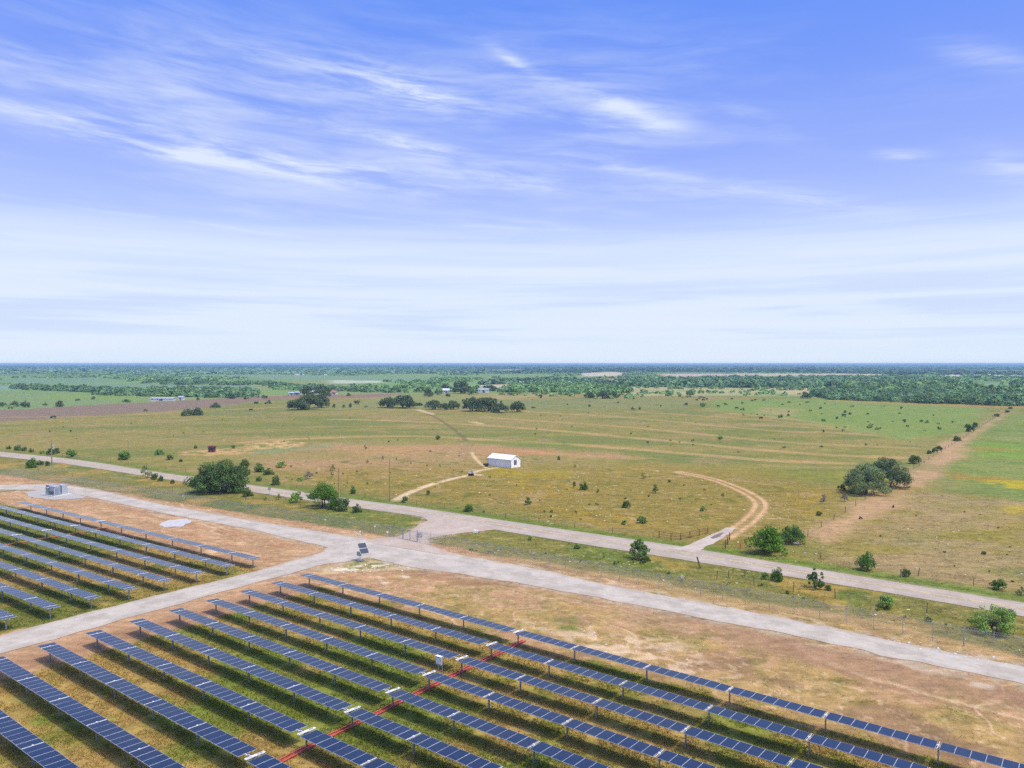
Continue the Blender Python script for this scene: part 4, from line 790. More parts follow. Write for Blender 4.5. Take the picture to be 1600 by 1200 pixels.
farm_building('metal_shed', 'pale shed with a rounded roof among the central farm trees', 692, 702, 614.5, 3.0, 'tin', 'farwhite', .1, 8, 2.0, 'shed'); farm_building('long_barn', 'long pale barn right of the central farm trees', 747, 764, 613.5, 3.2, 'farwhite', 'tin', 0, 9, 1.2, 'barn')
for u0, u1, v, lab in ((460, 467, 586.5, 'tiny white farm building left of a far group of four'), (472, 474.5, 586.5, 'tiniest white speck of a building in the far group of four'), (490, 497, 586, 'widest white building of the far group of four'), (506, 510, 587, 'tiny white building at the right end of the far group of four'), (60, 65, 570, 'white speck of a building on the left horizon'), (1574, 1584, 583.5, 'long white building far off near the right horizon'), (1588, 1592, 585, 'small white building beside the long one on the right horizon'), (1545, 1548, 586.5, 'white speck of a building left of the long one on the right horizon'), (1523, 1528, 588, 'white shed at the end of the far tan field at right'), (1264, 1271, 600, 'pale roofed building hidden in the woods right of centre'), (812, 815, 600.5, 'white house at the edge of the woods near the centre')):
    farm_building('far_building', lab, u0, u1, v, 2.6 if v < 590 else 3, 'farwhite', 'farwhite', 0, 9, 1.2, 'building', False)
# ------------------------------------------------------------------ trees
def crown_np(rs, blobs, nleaf, size, flat=1.0):
    """leaf quads scattered in the shells of many clumps; returns V, F, tone"""
    w = np.array([b[3] ** 2 for b in blobs]); w = w / w.sum(); k = rs.choice(len(blobs), nleaf, p=w); B = np.array([b[:5] for b in blobs])[k]
    d = rs.normal(size=(nleaf, 3)); d /= np.linalg.norm(d, axis=1)[:, None]; rad = (.55 + .5 * rs.random(nleaf) ** .6)[:, None]
    c = B[:, :3] + d * rad * np.c_[B[:, 3], B[:, 3], B[:, 3] * B[:, 4]]
    nrm = d + rs.normal(size=(nleaf, 3)) * .8 + np.array((0, 0, .45)); nrm /= np.linalg.norm(nrm, axis=1)[:, None]
    t = np.cross(nrm, rs.normal(size=(nleaf, 3))); t /= np.linalg.norm(t, axis=1)[:, None]; b = np.cross(nrm, t); s = (size * (.5 + rs.random(nleaf)))[:, None]
    V = np.stack([c - t * s, c + b * s * .55, c + t * s, c - b * s * .55], 1).reshape(-1, 3); F = np.arange(nleaf * 4).reshape(-1, 4)
    tb = .72 + .56 * rs.random(len(blobs)); tone = np.repeat(np.clip(tb[k] * (.8 + .4 * rs.random(nleaf)), .4, 1.7), 4); return V, F, tone
def blobs_for(rs, R, H, base, n, br=.3, lop=0.0, peak=.5):
    """clump centres over a lumpy dome of radius R from base to H"""
    out = []
    for i in range(n):
        a = rs.random() * 2 * pi; q = rs.random() ** .5; hgt = math.sqrt(max(0, 1 - q * q * .92)); lift = rs.random() ** .55
        z = base + (H - base) * (hgt * lift) * .86 + .05 * H; wob = 1 + .22 * sin(3 * a + rs.random() * 1.5) + rs.normal() * .06
        r = q * R * .84 * wob; s = R * br * (.6 + .7 * rs.random()); out.append((r * cos(a) + lop * z, r * sin(a), z, s, .72))
    return out
def trunk_mb(rs, R, H, base, rad, limbs=6, stems=1):
    b = MB()
    for s in range(stems):
        a = rs.random() * 6.28; ox, oy = (cos(a) * rad * 1.6, sin(a) * rad * 1.6) if stems > 1 else (0, 0); h = max(base, H * .28)
        p0 = (ox, oy, -.1); p1 = (ox + rs.normal() * rad * .6 + cos(a) * R * .10 * (stems > 1), oy + rs.normal() * rad * .6 + sin(a) * R * .10 * (stems > 1), h); b.tube(p0, p1, rad, rad * .72, 8)
        for k in range(limbs):
            t = 2 * pi * k / limbs + rs.random(); e = (p1[0] + cos(t) * R * .42, p1[1] + sin(t) * R * .42, h + (H - h) * (.35 + .35 * rs.random())); b.tube(p1, e, rad * .5, rad * .22, 6)
            for j in range(2): t2 = t + rs.normal() * .6; f = (e[0] + cos(t2) * R * .3, e[1] + sin(t2) * R * .3, e[2] + (H - e[2]) * .5 * rs.random()); b.tube(e, f, rad * .2, rad * .06, 5)
    return b
PROTO = {}
def proto(kind):
    """unit shape: crown width 2, height Hh"""
    if kind in PROTO: return PROTO[kind]
    k, var = kind; rs = np.random.default_rng(abs(hash_s(k)) % 9999 + var * 31)
    S = {  # leafmat, height, base, blobs, blobradius, leaves, leafsize, trunkrad, bark, stems
        'oak': ('oak', 1.02, .05, 120, .20, 22000, .027, .065, 'bark', 2), 'brighttree': ('bright', 1.42, .38, 60, .24, 9000, .034, .045, 'bark', 3), 'mesq': ('mesq', 1.26, .02, 120, .17, 22000, .022, .05, 'palebark', 3), 'mesqd': ('mesqd', 1.30, .05, 120, .17, 19000, .023, .05, 'bark', 3),
        'round': ('green', 1.45, .02, 46, .28, 5200, .045, .05, 'bark', 2), 'roundb': ('bright', 1.35, .02, 46, .28, 5200, .045, .05, 'bark', 2), 'shrub': ('green', 1.35, .0, 22, .32, 1500, .085, .05, 'bark', 2), 'shrubd': ('oak', 1.4, .0, 22, .34, 1500, .085, .05, 'bark', 2), 'shrubl': ('airy', 1.25, .0, 24, .26, 1500, .075, .04, 'bark', 3),
        'sparse': ('olive', 1.7, .05, 12, .24, 420, .09, .05, 'bark', 3), 'greyb': ('grey', 1.6, .05, 16, .26, 700, .07, .05, 'palebark', 4), 'airy': ('airy', 1.35, .02, 50, .19, 6500, .032, .035, 'bark', 4), 'leggy': ('green', 1.9, .10, 26, .26, 1900, .075, .05, 'bark', 2), 'leggyd': ('oak', 1.9, .08, 20, .25, 1500, .08, .05, 'bark', 2),
        'live': ('far', 1.05, .12, 46, .24, 3600, .055, .06, 'bark', 2), 'livelow': ('far', .62, .0, 30, .22, 1800, .06, .04, 'bark', 2), 'fart': ('fargreen', 1.3, .08, 18, .32, 620, .12, .07, 'bark', 1), 'fard': ('far', 1.3, .08, 18, .32, 620, .12, .07, 'bark', 1), 'dot': ('far', 1.3, .0, 8, .38, 140, .22, .08, 'bark', 1), 'dotg': ('fargreen', 1.3, .0, 8, .38, 140, .22, .08, 'bark', 1)}[k]
    lm, H, base, nb, br, nl, ls, tr, bk, stems = S
    V, F, tone = crown_np(rs, blobs_for(rs, 1.0, H, base, nb, br), nl, ls)
    V[:, 2] = np.maximum(V[:, 2], .005)
    # normalise so the crown is two wide and H high
    ex = np.percentile(np.abs(V[:, :2]), 99.2); V[:, :2] /= ex; V[:, 2] *= H / np.percentile(V[:, 2], 99.7)
    cm = npmesh('crown', V, F, [L[lm]], tone=tone); tm = trunk_mb(rs, 1.0, H * .9, base, tr, 5 if nl > 2000 else 3, stems).mesh('trunk', M[bk], True)
    PROTO[kind] = (cm, tm, H); return PROTO[kind]
def hash_s(s):
    h = 7
    for ch in s: h = (h * 31 + ord(ch)) & 0xffffff
    return h
SINGLE = {}
def plant(name, label, cat, u, v, wpx, hpx, kind, group=None, var=0, parts=True):
    cm, tm, H = proto((kind, var)); x, y = un(u, v); k = ppm(v); wd = wpx / k; ht = hpx / k
    sx = wd / 2; y += sx * .45
    if parts:
        r = empty(name, (x, y, 0), RNG.random() * 6.28, (sx, sx, ht / H)); tag(r, label, cat, group)
        link(cm, 'crown', r); link(tm, 'trunk', r)
    else:
        r = link(cm, name, None, (x, y, 0), RNG.random() * 6.28); r.scale = (sx, sx, ht / H); tag(r, label, cat, group)
    return r
T = [
 # near trees
 ('oak_tree', 'large dark spreading oak beside the paved road at left', 'tree', 338, 771, 90, 47, 'oak'), ('green_tree', 'bright light green tree beside the stout tan pole', 'tree', 501, 795, 50, 39, 'brighttree'),
 ('mesquite_tree', 'broad grey green tree, front one of the big pair by the dirt strip', 'tree', 1360, 774, 72, 46, 'mesq'), ('mesquite_tree', 'darker spreading tree behind the front one of the big pair by the dirt strip', 'tree', 1394, 764, 66, 46, 'mesqd'),
 ('leafy_bush', 'big rounded bright green bush on the far verge right of the driveway', 'bush', 1206, 868, 62, 43, 'roundb'), ('leafy_bush', 'mid green bush with a raised tip behind the big rounded bush', 'bush', 1240, 851, 40, 30, 'round'),
 ('young_tree', 'leafy young tree on the near verge opposite the pipe fence', 'tree', 999, 875, 30, 32, 'leggy'), ('bush', 'low dark bush at the foot of the leafy young tree', 'bush', 1009, 878, 18, 11, 'shrubd'),
 ('round_tree', 'round dark green small tree alone on the far verge at right', 'tree', 1358, 893, 30, 29, 'round'), ('bush', 'small round dark bush beside the grey post on the far verge', 'bush', 1418, 902, 13, 12, 'shrubd'), ('bush', 'neat domed green bush on the far verge near the right edge', 'bush', 1565, 923, 25, 17, 'shrub'), ('bush', 'bush cut by the right edge on the far verge', 'bush', 1597, 931, 14, 14, 'sparse'),
 ('bush', 'bright green bush on the near verge, right one of a pair', 'bush', 1216, 909, 22, 22, 'shrub'), ('bush', 'small green bush on the near verge, left one of a pair', 'bush', 1196, 906, 13, 11, 'shrub'), ('young_tree', 'dark ragged young tree overlapping the road edge at right', 'tree', 1277, 921, 28, 32, 'leggyd'), ('bush', 'tiny dark bush right of the ragged young tree', 'bush', 1295, 923, 11, 8, 'shrubd'),
 ('bush', 'low bright green mound of a bush between fence and road at right', 'bush', 1390, 952, 30, 19, 'shrubl'), ('leafy_bush', 'large airy light green bush at the right edge inside the verge', 'bush', 1562, 995, 62, 44, 'airy'),
 ('bush', 'light green bush growing under the right side of the oak', 'bush', 368, 771, 28, 18, 'shrubl'), ('bush', 'dark round bush right of the oak on the near verge', 'bush', 386, 776, 17, 14, 'shrubd'), ('thin_bush', 'thin upright bush on the near verge left of the oak', 'bush', 227, 748, 16, 20, 'sparse'), ('bush', 'small dark bush just right of the thin upright one', 'bush', 240, 750, 12, 10, 'shrubd'), ('bush', 'small dark bush between the thin upright one and the oak', 'bush', 250, 752, 9, 9, 'shrubd'), ('bush', 'tiny round bush near the road left of the oak', 'bush', 269, 756, 7, 7, 'shrubd'),
 ('bush', 'green bush on the near verge below the transformer pole', 'bush', 47, 731, 24, 15, 'shrub'), ('bush', 'small dark bush touching the green bush below the pole', 'bush', 61, 727, 9, 8, 'shrubd'), ('bush', 'small dark bush between green bush and transformer pole', 'bush', 73, 728, 8, 8, 'shrubd'),
 ('bush', 'dark green bush under the stout tan pole', 'bush', 535, 799, 22, 20, 'shrubd'), ('bush', 'round dark bush a few steps right of the tan pole', 'bush', 558, 801, 15, 13, 'shrubd'), ('thin_bush', 'loose olive bush left of the bright green tree', 'bush', 459, 786, 22, 17, 'shrubl'), ('thin_bush', 'small wispy bush farther left of the bright green tree', 'bush', 434, 781, 9, 10, 'sparse'), ('thin_bush', 'tiny wispy bush near the fence below the road sign', 'bush', 413, 782, 8, 6, 'sparse'), ('bush', 'green bush squeezed between bright tree and tan pole', 'bush', 522, 797, 20, 24, 'round'),
 # far side of road, left
 ('bush', 'small bush at the far left on the far verge', 'bush', 12, 702, 8, 6, 'shrub'), ('bush', 'wide low bush in the row at the far left verge', 'bush', 27, 704, 13, 8, 'shrubd'), ('bush', 'small bush third in the row at the far left verge', 'bush', 37, 705, 8, 7, 'shrub'), ('bush', 'small bush fourth in the row at the far left verge', 'bush', 48, 707, 8, 7, 'shrub'), ('bush', 'flat light bush left of the transformer pole', 'bush', 64, 709, 12, 5, 'shrubl'),
 ('bush', 'dark bush directly behind the transformer pole', 'bush', 78, 711, 14, 11, 'shrubd'), ('bush', 'small dark bush just right of the transformer pole', 'bush', 88, 709, 8, 9, 'shrubd'), ('bush', 'round bush on the far verge right of the transformer pole', 'bush', 108, 714.5, 16, 12, 'shrub'), ('bush', 'domed fresh green bush in front of the slim far pole', 'bush', 191, 719, 22, 13, 'shrub'),
 ('bush', 'light green bush in the pasture left of the dark red shed', 'bush', 247, 711, 17, 9, 'shrubl'), ('bush', 'ragged dark bush in the pasture below the light green one', 'bush', 264, 719, 13, 9, 'leggyd'), ('bush', 'tiny dark bush in the pasture below the dark red shed', 'bush', 282, 722, 6, 5, 'shrubd'), ('bush', 'tiny bush left of the dark red shed', 'bush', 305, 701, 6, 6, 'shrub'), ('bush', 'tiny bush right of the dark red shed', 'bush', 364, 701, 7, 6, 'shrub'),
 ('bush', 'dark bush tucked behind the oak at its right', 'bush', 381, 732, 15, 15, 'shrubd'), ('bush', 'broad bush right of the oak beyond the road', 'bush', 403, 738, 21, 14, 'shrub'), ('bush', 'grey dark low bush right of the broad bush beyond the road', 'bush', 419, 742, 17, 10, 'shrubd'), ('bush', 'bush with pale left half farther into the field right of the oak', 'bush', 437, 731, 17, 10, 'shrubl'), ('bush', 'small low bush close to the road right of the oak', 'bush', 404, 752, 12, 8, 'shrub'), ('bush', 'dark bush close to the road, above the road sign', 'bush', 430, 758, 16, 15, 'shrubd'),
 ('thin_bush', 'grey sparse bush on pale scabby ground in the field', 'bush', 481, 749, 16, 13, 'greyb'), ('thin_bush', 'thin olive bush above the bright green tree in the field', 'bush', 519, 736, 9, 11, 'sparse'), ('thin_bush', 'small thin bush directly above the tan pole', 'bush', 519, 745, 6, 8, 'sparse'), ('bush', 'pale flat bush left of the grey sparse one', 'bush', 468, 752, 12, 6, 'shrubl'),
 ('bush', 'fresh green bush beyond the road between the two tall poles', 'bush', 551, 772, 12, 13, 'shrub'), ('bush', 'round green bush by the start of the pale footpath', 'bush', 632, 786, 11, 11, 'shrub'), ('bush', 'bright green bush beyond the road right of the footpath', 'bush', 732, 800, 17, 12, 'shrub'), ('bush', 'tiny dark bush just below the middle of the footpath', 'bush', 669, 773, 6, 7, 'shrubd'),
 ('bush', 'small green bush in the striped field left of the dark track', 'bush', 684, 687, 9, 7, 'shrub'), ('thin_bush', 'thin upright bush on grazed pink ground', 'bush', 571, 703, 5, 9, 'sparse'), ('thin_bush', 'thin little bush lower right of the upright one on pink ground', 'bush', 598, 718, 5, 6, 'sparse'), ('thin_bush', 'thin little bush lowest on the grazed pink ground', 'bush', 573, 724, 6, 6, 'sparse'),
 ('leggy_bush', 'leafy bush in the pasture below the white shed, right of it', 'bush', 825, 789, 12, 12, 'leggy'), ('leggy_bush', 'taller bush of two close together right of the white shed', 'bush', 912, 766, 14, 14, 'shrub'), ('thin_bush', 'narrow bush of two close together right of the white shed', 'bush', 897, 763, 6, 11, 'leggy'), ('leggy_bush', 'upright bush in mid pasture right of the two close ones', 'bush', 1024, 771, 9, 14, 'leggy'), ('bush', 'neat round dark green bush in the lower middle pasture', 'bush', 979, 794, 13, 11, 'shrubd'), ('bush', 'low wide green bush above the roadside young tree', 'bush', 1004, 818, 19, 11, 'shrub'), ('bush', 'pale small bush left of the low wide one', 'bush', 976, 820, 10, 8, 'shrubl'), ('bush', 'bright small bush inside the curve of the farm track', 'bush', 1099, 799, 11, 8, 'shrubl'), ('bush', 'tiny bush left of the start of the farm track curve', 'bush', 1046, 754, 6, 5, 'shrub'), ('bush', 'tiny bush far behind the white shed at its right', 'bush', 873, 719, 5, 7, 'shrub'), ('bush', 'tiny thin bush right of the white shed', 'bush', 899, 731, 4, 6, 'sparse'), ('bush', 'isolated bush in the striped field right of centre', 'bush', 1126, 688, 10, 8, 'shrubl'), ('thin_bush', 'pale thin bush in the pasture above the farm track', 'bush', 1006, 748, 9, 9, 'sparse'),
 ('bush', 'small low bush on the near verge left of the young tree', 'bush', 902, 858, 13, 7, 'shrub'), ('bush', 'small low bush near the site entrance on the near verge', 'bush', 829, 844, 10, 6, 'shrubl'),
 # along the diagonal fence
 ('bush', 'small dark bush at the left foot of the big tree pair', 'bush', 1317, 766, 13, 9, 'shrubd'), ('thin_bush', 'grey green upright bush left of the big tree pair', 'bush', 1288, 785, 12, 14, 'greyb'), ('bare_bush', 'leafless grey bush by the fence below the big tree pair', 'bush', 1321, 784, 13, 15, 'greyb'), ('bush', 'low dark bush on the fence line below the leafless one', 'bush', 1281, 806, 11, 7, 'shrubd'),
 ('bush', 'widest bush on the diagonal fence above the big tree pair', 'bush', 1432, 725, 18, 13, 'shrubd'), ('bush', 'first of three small bushes in a line on the diagonal fence', 'bush', 1453, 709, 9, 6, 'shrubd'), ('bush', 'middle of three small bushes in a line on the diagonal fence', 'bush', 1461, 707, 9, 7, 'shrubd'), ('bush', 'last of three small bushes in a line on the diagonal fence', 'bush', 1468, 704, 10, 7, 'shrubd'), ('bush', 'lone low bush on the diagonal fence where the strip widens', 'bush', 1497, 689, 14, 8, 'shrubd'), ('bush', 'tallest bush of the upper clump on the diagonal fence', 'bush', 1517, 675, 13, 12, 'shrubd'), ('bush', 'right bush of the upper clump on the diagonal fence', 'bush', 1525, 668, 8, 8, 'shrubd'), ('bush', 'left bush of the upper clump on the diagonal fence', 'bush', 1511, 668, 7, 6, 'shrubd'), ('bush', 'dark bush near the top of the diagonal fence', 'bush', 1559, 651, 9, 5, 'shrubd'), ('bush', 'small dark bush second from the top of the diagonal fence', 'bush', 1575, 645, 7, 4, 'shrubd'), ('bush', 'topmost bush where the diagonal fence meets the woods', 'bush', 1579, 639, 6, 4, 'shrubd'),
 # middle distance live oaks
 ('live_oak', 'left live oak of the dark clump at left centre', 'tree', 465, 641, 36, 18, 'live'), ('live_oak', 'tallest live oak of the dark clump at left centre', 'tree', 483, 640, 38, 23, 'live'), ('live_oak', 'right live oak of the dark clump at left centre', 'tree', 500, 637, 26, 22, 'live'), ('live_oak', 'left live oak of the pair left of the dark track', 'tree', 606, 637, 30, 16, 'live'), ('live_oak', 'bigger live oak of the pair left of the dark track', 'tree', 628, 638, 42, 20, 'live'), ('low_oak', 'low flat dark thicket between the live oaks at the track', 'bush', 655, 634, 14, 5, 'livelow'),
 ('live_oak', 'first small live oak right of the dark track', 'tree', 677, 640, 27, 15, 'live'), ('live_oak', 'smallest live oak in the row right of the dark track', 'tree', 694, 641, 14, 11, 'live'), ('live_oak', 'third small live oak right of the dark track', 'tree', 708, 640, 20, 14, 'live'), ('live_oak', 'large live oak left in the long central clump', 'tree', 737, 643, 38, 22, 'live'), ('live_oak', 'large live oak in the middle of the long central clump', 'tree', 760, 643, 38, 22, 'live'), ('live_oak', 'lower live oak at the right end of the long central clump', 'tree', 781, 645, 28, 15, 'live'), ('live_oak', 'single round live oak right of the long central clump', 'tree', 809, 644, 24, 17, 'live'),
 ('low_oak', 'low dark thicket in the left pasture, left half', 'bush', 291, 650, 22, 11, 'livelow'), ('low_oak', 'low dark thicket in the left pasture, right half', 'bush', 305, 649, 24, 12, 'livelow'), ('bush', 'flat bush on the edge of the ploughed field above the thicket', 'bush', 336, 637, 16, 8, 'livelow'), ('bush', 'small flat bush on the ploughed field edge left of the oak clump', 'bush', 401, 631, 9, 4, 'dot'), ('bush', 'small bush nearest the oak clump on the ploughed edge', 'bush', 417, 631, 11, 6, 'dot'), ('bush', 'bush at the lower edge of the ploughed field far left', 'bush', 82, 654, 9, 5, 'dot'),
 ('field_tree', 'dark round tree at the far left before the ploughed field', 'tree', 38, 637, 14, 11, 'fard'), ('field_tree', 'lighter tree left of the dark round one', 'tree', 20, 636, 13, 10, 'fart'), ('field_tree', 'dark tree with a visible stem right of the dark round one', 'tree', 91, 636, 13, 10, 'fard'), ('bush', 'pale flat bush between two field trees at the far left', 'bush', 69, 634, 9, 5, 'dotg'), ('field_tree', 'tree at the very left edge before the ploughed field', 'tree', 3, 636, 13, 8, 'fart'), ('bush', 'small bush at the ploughed edge below the leftmost trees', 'bush', 15, 639, 8, 4, 'dot'), ('bush', 'lone bush in the light green field at left', 'bush', 145, 624, 7, 5, 'dot'), ('bush', 'wide bush in the light green field left of the long barn', 'bush', 197, 629, 13, 6, 'dotg'), ('bush', 'small bush on the ploughed field below the long barn', 'bush', 227, 643, 6, 4, 'dot'), ('bush', 'small flat bush in the light green field at left', 'bush', 120, 626, 9, 3, 'dot'),
 ('field_tree', 'tree beyond the ploughed field right of the small white house', 'tree', 309, 626, 6, 6, 'fard'), ('field_tree', 'wide tree beyond the ploughed field left of centre', 'tree', 362, 623, 13, 7, 'fard'), ('field_tree', 'smaller round tree right of the wide one', 'tree', 384, 624, 8, 5, 'fard'), ('field_tree', 'round tree halfway to the farmstead', 'tree', 413, 623, 9, 6, 'fard'), ('farm_tree', 'left big tree of the farmstead behind the oak clump', 'tree', 479, 618, 20, 15, 'fard'), ('farm_tree', 'right big tree of the farmstead behind the oak clump', 'tree', 500, 618, 28, 16, 'fard'), ('farm_tree', 'small tree at the right end of the farmstead', 'tree', 513, 620, 10, 8, 'fard'),
 ('bush', 'dark bush highest in the gap between the oak clumps', 'bush', 557, 632, 10, 7, 'dot'), ('bush', 'upright bush in the gap between the oak clumps', 'bush', 547, 637, 6, 8, 'dot'), ('bush', 'lighter bush in the gap between the oak clumps', 'bush', 537, 637, 6, 5, 'dotg'), ('bush', 'bush nearest the left oak clump in the gap', 'bush', 521, 637, 7, 6, 'dot'), ('bush', 'pale bush right in the gap between the oak clumps', 'bush', 571, 637, 6, 4, 'dotg'), ('field_tree', 'lone tree on the red soil left of the central oaks', 'tree', 545, 619, 8, 5, 'fard'),
 ('farm_tree', 'very dark round tree in front of the central farm', 'tree', 668.5, 620, 16, 13, 'fard'), ('farm_tree', 'low tree left in the central farm grove', 'tree', 626, 613, 16, 7, 'fard'), ('farm_tree', 'low dark tree second in the central farm grove', 'tree', 650, 613, 11, 7, 'fard'), ('farm_tree', 'small tree just left of the very dark round one', 'tree', 659, 612, 11, 8, 'fard'), ('farm_tree', 'tree right of the very dark round one', 'tree', 683, 617, 13, 10, 'fart'), ('farm_tree', 'tall tree behind the rounded roof shed', 'tree', 696, 611, 17, 12, 'fard'), ('farm_tree', 'largest tree of the central farm grove', 'tree', 720, 615, 32, 20, 'fard'), ('farm_tree', 'small dark tree below the rounded roof shed', 'tree', 700, 620, 8, 6, 'fard'), ('farm_tree', 'tree at the right end of the central farm grove', 'tree', 739, 617, 15, 9, 'fart'), ('farm_tree', 'wide tree behind the long pale barn', 'tree', 765, 611, 26, 9, 'fard'),
 ('live_oak', 'small live oak with open stems right of centre', 'tree', 921, 622, 18, 9, 'live'), ('live_oak', 'dark live oak in the middle of three right of centre', 'tree', 943, 623, 21, 12, 'live'), ('live_oak', 'right live oak of three right of centre', 'tree', 959, 622, 20, 10, 'live'), ('bush', 'small dark tree on the pale ground left of those three oaks', 'tree', 844, 622, 7, 6, 'dot'),
 ('edge_tree', 'round tree at the left tip of the front woods at right', 'tree', 1263, 623, 19, 11, 'fard'), ('bush', 'bush among the cattle in the far pasture', 'bush', 1100, 636, 13, 7, 'dotg'), ('bush', 'smaller bush left of the one among the cattle', 'bush', 1072, 633, 7, 4, 'dot'), ('bush', 'dark small bush right of the cattle', 'bush', 1160, 641, 8, 4, 'dot'), ('bush', 'grey green bush on the pale scrub above the cattle', 'bush', 1080, 618, 15, 8, 'dotg')]
TAKEN = []
for i, t in enumerate(T):
    nm, lb, ct, u, v, wp, hp, kd = t
    big = kd in ('oak', 'brighttree', 'mesq', 'mesqd', 'round', 'roundb', 'airy', 'live'); plant(nm, lb, ct, u, v, wp, hp, kd, var=(i % 3 if kd not in ('oak', 'brighttree', 'mesq', 'mesqd', 'airy') else 0), parts=kd not in ('dot', 'dotg', 'livelow')); TAKEN.append((u, v))
# small bushes strewn over the pastures
MARKS = [(785, 722, 'the white shed'), (330, 702, 'the dark red shed'), (338, 748, 'the big dark oak'), (1376, 745, 'the big tree pair'), (501, 775, 'the bright green tree'), (1185, 790, 'the farm track bend'), (1100, 846, 'the farm driveway mouth'), (1000, 860, 'the leafy roadside tree'), (809, 636, 'the single round live oak'), (755, 632, 'the long central oak clump'), (480, 630, 'the left oak clump'), (617, 628, 'the live oak pair'), (940, 617, 'the three small oaks'), (1206, 847, 'the big rounded bush'), (1126, 684, 'the isolated field bush'), (1189, 655, 'the nearest cow'), (1575, 642, 'the diagonal fence top'), (1517, 669, 'the upper fence clump'), (1432, 718, 'the widest fence bush'), (81, 710, 'the transformer pole'), (298, 645, 'the dark thicket'), (609, 750, 'the thin tall pole'), (530, 770, 'the tan pole'), (1358, 880, 'the round verge tree'), (1263, 618, 'the front woods tip'), (1565, 915, 'the domed verge bush'), (734, 742, 'the black feed tub'), (1092, 880, 'the leaning post'), (979, 790, 'the dark round pasture bush'), (1506, 1000, 'the thick fence post'), (656, 842, 'the gate sign'), (720, 682, 'the dark track end'), (1277, 910, 'the ragged young tree')]
STREWN = []
def name_strewn():
    sets = {}
    for u, v, o, word, where in STREWN:
        d = sorted((math.hypot(u - a, (v - b) * 2.2), a, b, p) for a, b, p in MARKS)[0]; du, dv = u - d[1], (v - d[2]) * 2.2; k = int(round(math.degrees(math.atan2(-dv, du)) / 45)) % 8
        way = ('right of', 'upper right of', 'above', 'upper left of', 'left of', 'lower left of', 'below', 'lower right of')[k]; sets.setdefault((word, way, d[3]), []).append((d[0], o))
    for (word, way, mark), L_ in sets.items():
        L_.sort(key=lambda q: q[0]); o_ = 'nearest second third fourth fifth sixth seventh eighth ninth tenth eleventh twelfth thirteenth fourteenth fifteenth'.split()
        for i, (dd, o) in enumerate(L_): o['label'] = '%s %s %s' % (word, way, mark) if len(L_) == 1 else '%s %s %s, %s' % (word, way, mark, 'nearest one' if i == 0 else o_[min(i, 14)] + ' one out')
def strew(n, poly, lab, grp, kinds, w0, w1, seed):
    rs = np.random.default_rng(seed); P = np.array(poly, float); lo, hi = P.min(0), P.max(0); k = 0; tries = 0
    while k < n and tries < n * 60:
        tries += 1; u = lo[0] + rs.random() * (hi[0] - lo[0]); v = lo[1] + rs.random() * (hi[1] - lo[1])
        if poly_sd(P, np.array([u]), np.array([v]))[0] < 0: continue
        wd = .7 * (w0 + (w1 - w0) * rs.random() ** 2.4); s = ppm(v); kd = kinds[rs.integers(len(kinds))]; o = plant('small_bush', lab, 'bush', u, v, wd * s, wd * s * (.5 + .35 * rs.random()), kd, grp, int(rs.integers(3)), False); k += 1
        STREWN.append((u, v, o, ('tiny ' if wd < 1.3 else 'small ') + ('dark' if kd == 'dot' else 'lighter green') + (' weed clump' if 'weed' in lab else ' bush'), grp))
strew(50, [(1110, 628), (1290, 628), (1500, 640), (1490, 672), (1400, 680), (1260, 664), (1120, 650)], 'small bush dotted over the green pasture below the front woods', 'bushes over the green pasture', ['dot', 'dotg'], 1.4, 4.2, 1)
strew(34, [(780, 645), (1100, 645), (1440, 690), (1400, 720), (1000, 700), (700, 690)], 'tiny bush dotted over the striped field', 'bushes over the striped field', ['dot', 'dotg', 'dotg'], .9, 2.2, 2)
strew(30, [(20, 665), (400, 645), (640, 645), (620, 700), (300, 695), (40, 690)], 'tiny weed bush on the long left pasture', 'bushes over the left pasture', ['dot', 'dotg'], .7, 2.0, 3)
strew(34, [(420, 715), (700, 700), (740, 730), (680, 775), (560, 765), (420, 745)], 'tiny dark weed clump on the grazed ground left of the shed', 'weeds on the grazed ground', ['dot', 'dotg'], .5, 1.3, 4)
strew(36, [(640, 790), (760, 745), (1160, 745), (1170, 800), (1080, 838), (830, 812)], 'tiny weed clump in the pasture between shed and road', 'weeds between shed and road', ['dot', 'dotg'], .5, 1.3, 5)
strew(26, [(780, 618), (1000, 624), (1100, 622), (1090, 640), (860, 640), (520, 634), (560, 626)], 'small bush on the open ground behind the live oaks', 'bushes behind the live oaks', ['dot', 'dotg'], 1.6, 4.0, 6)
strew(16, [(1320, 800), (1480, 770), (1600, 800), (1600, 925), (1420, 890), (1300, 865)], 'tiny dark weed clump on the dry ground right of the fence strip', 'weeds on the dry ground at right', ['dot', 'dotg'], .5, 1.4, 7)
strew(22, [(690, 858), (830, 868), (1080, 905), (1200, 930), (1500, 985), (1480, 975), (1150, 905), (900, 862)], 'low weed tuft between the fence and the paved road', 'weeds between fence and road', ['dot', 'dotg'], .5, 1.4, 8)
name_strewn()
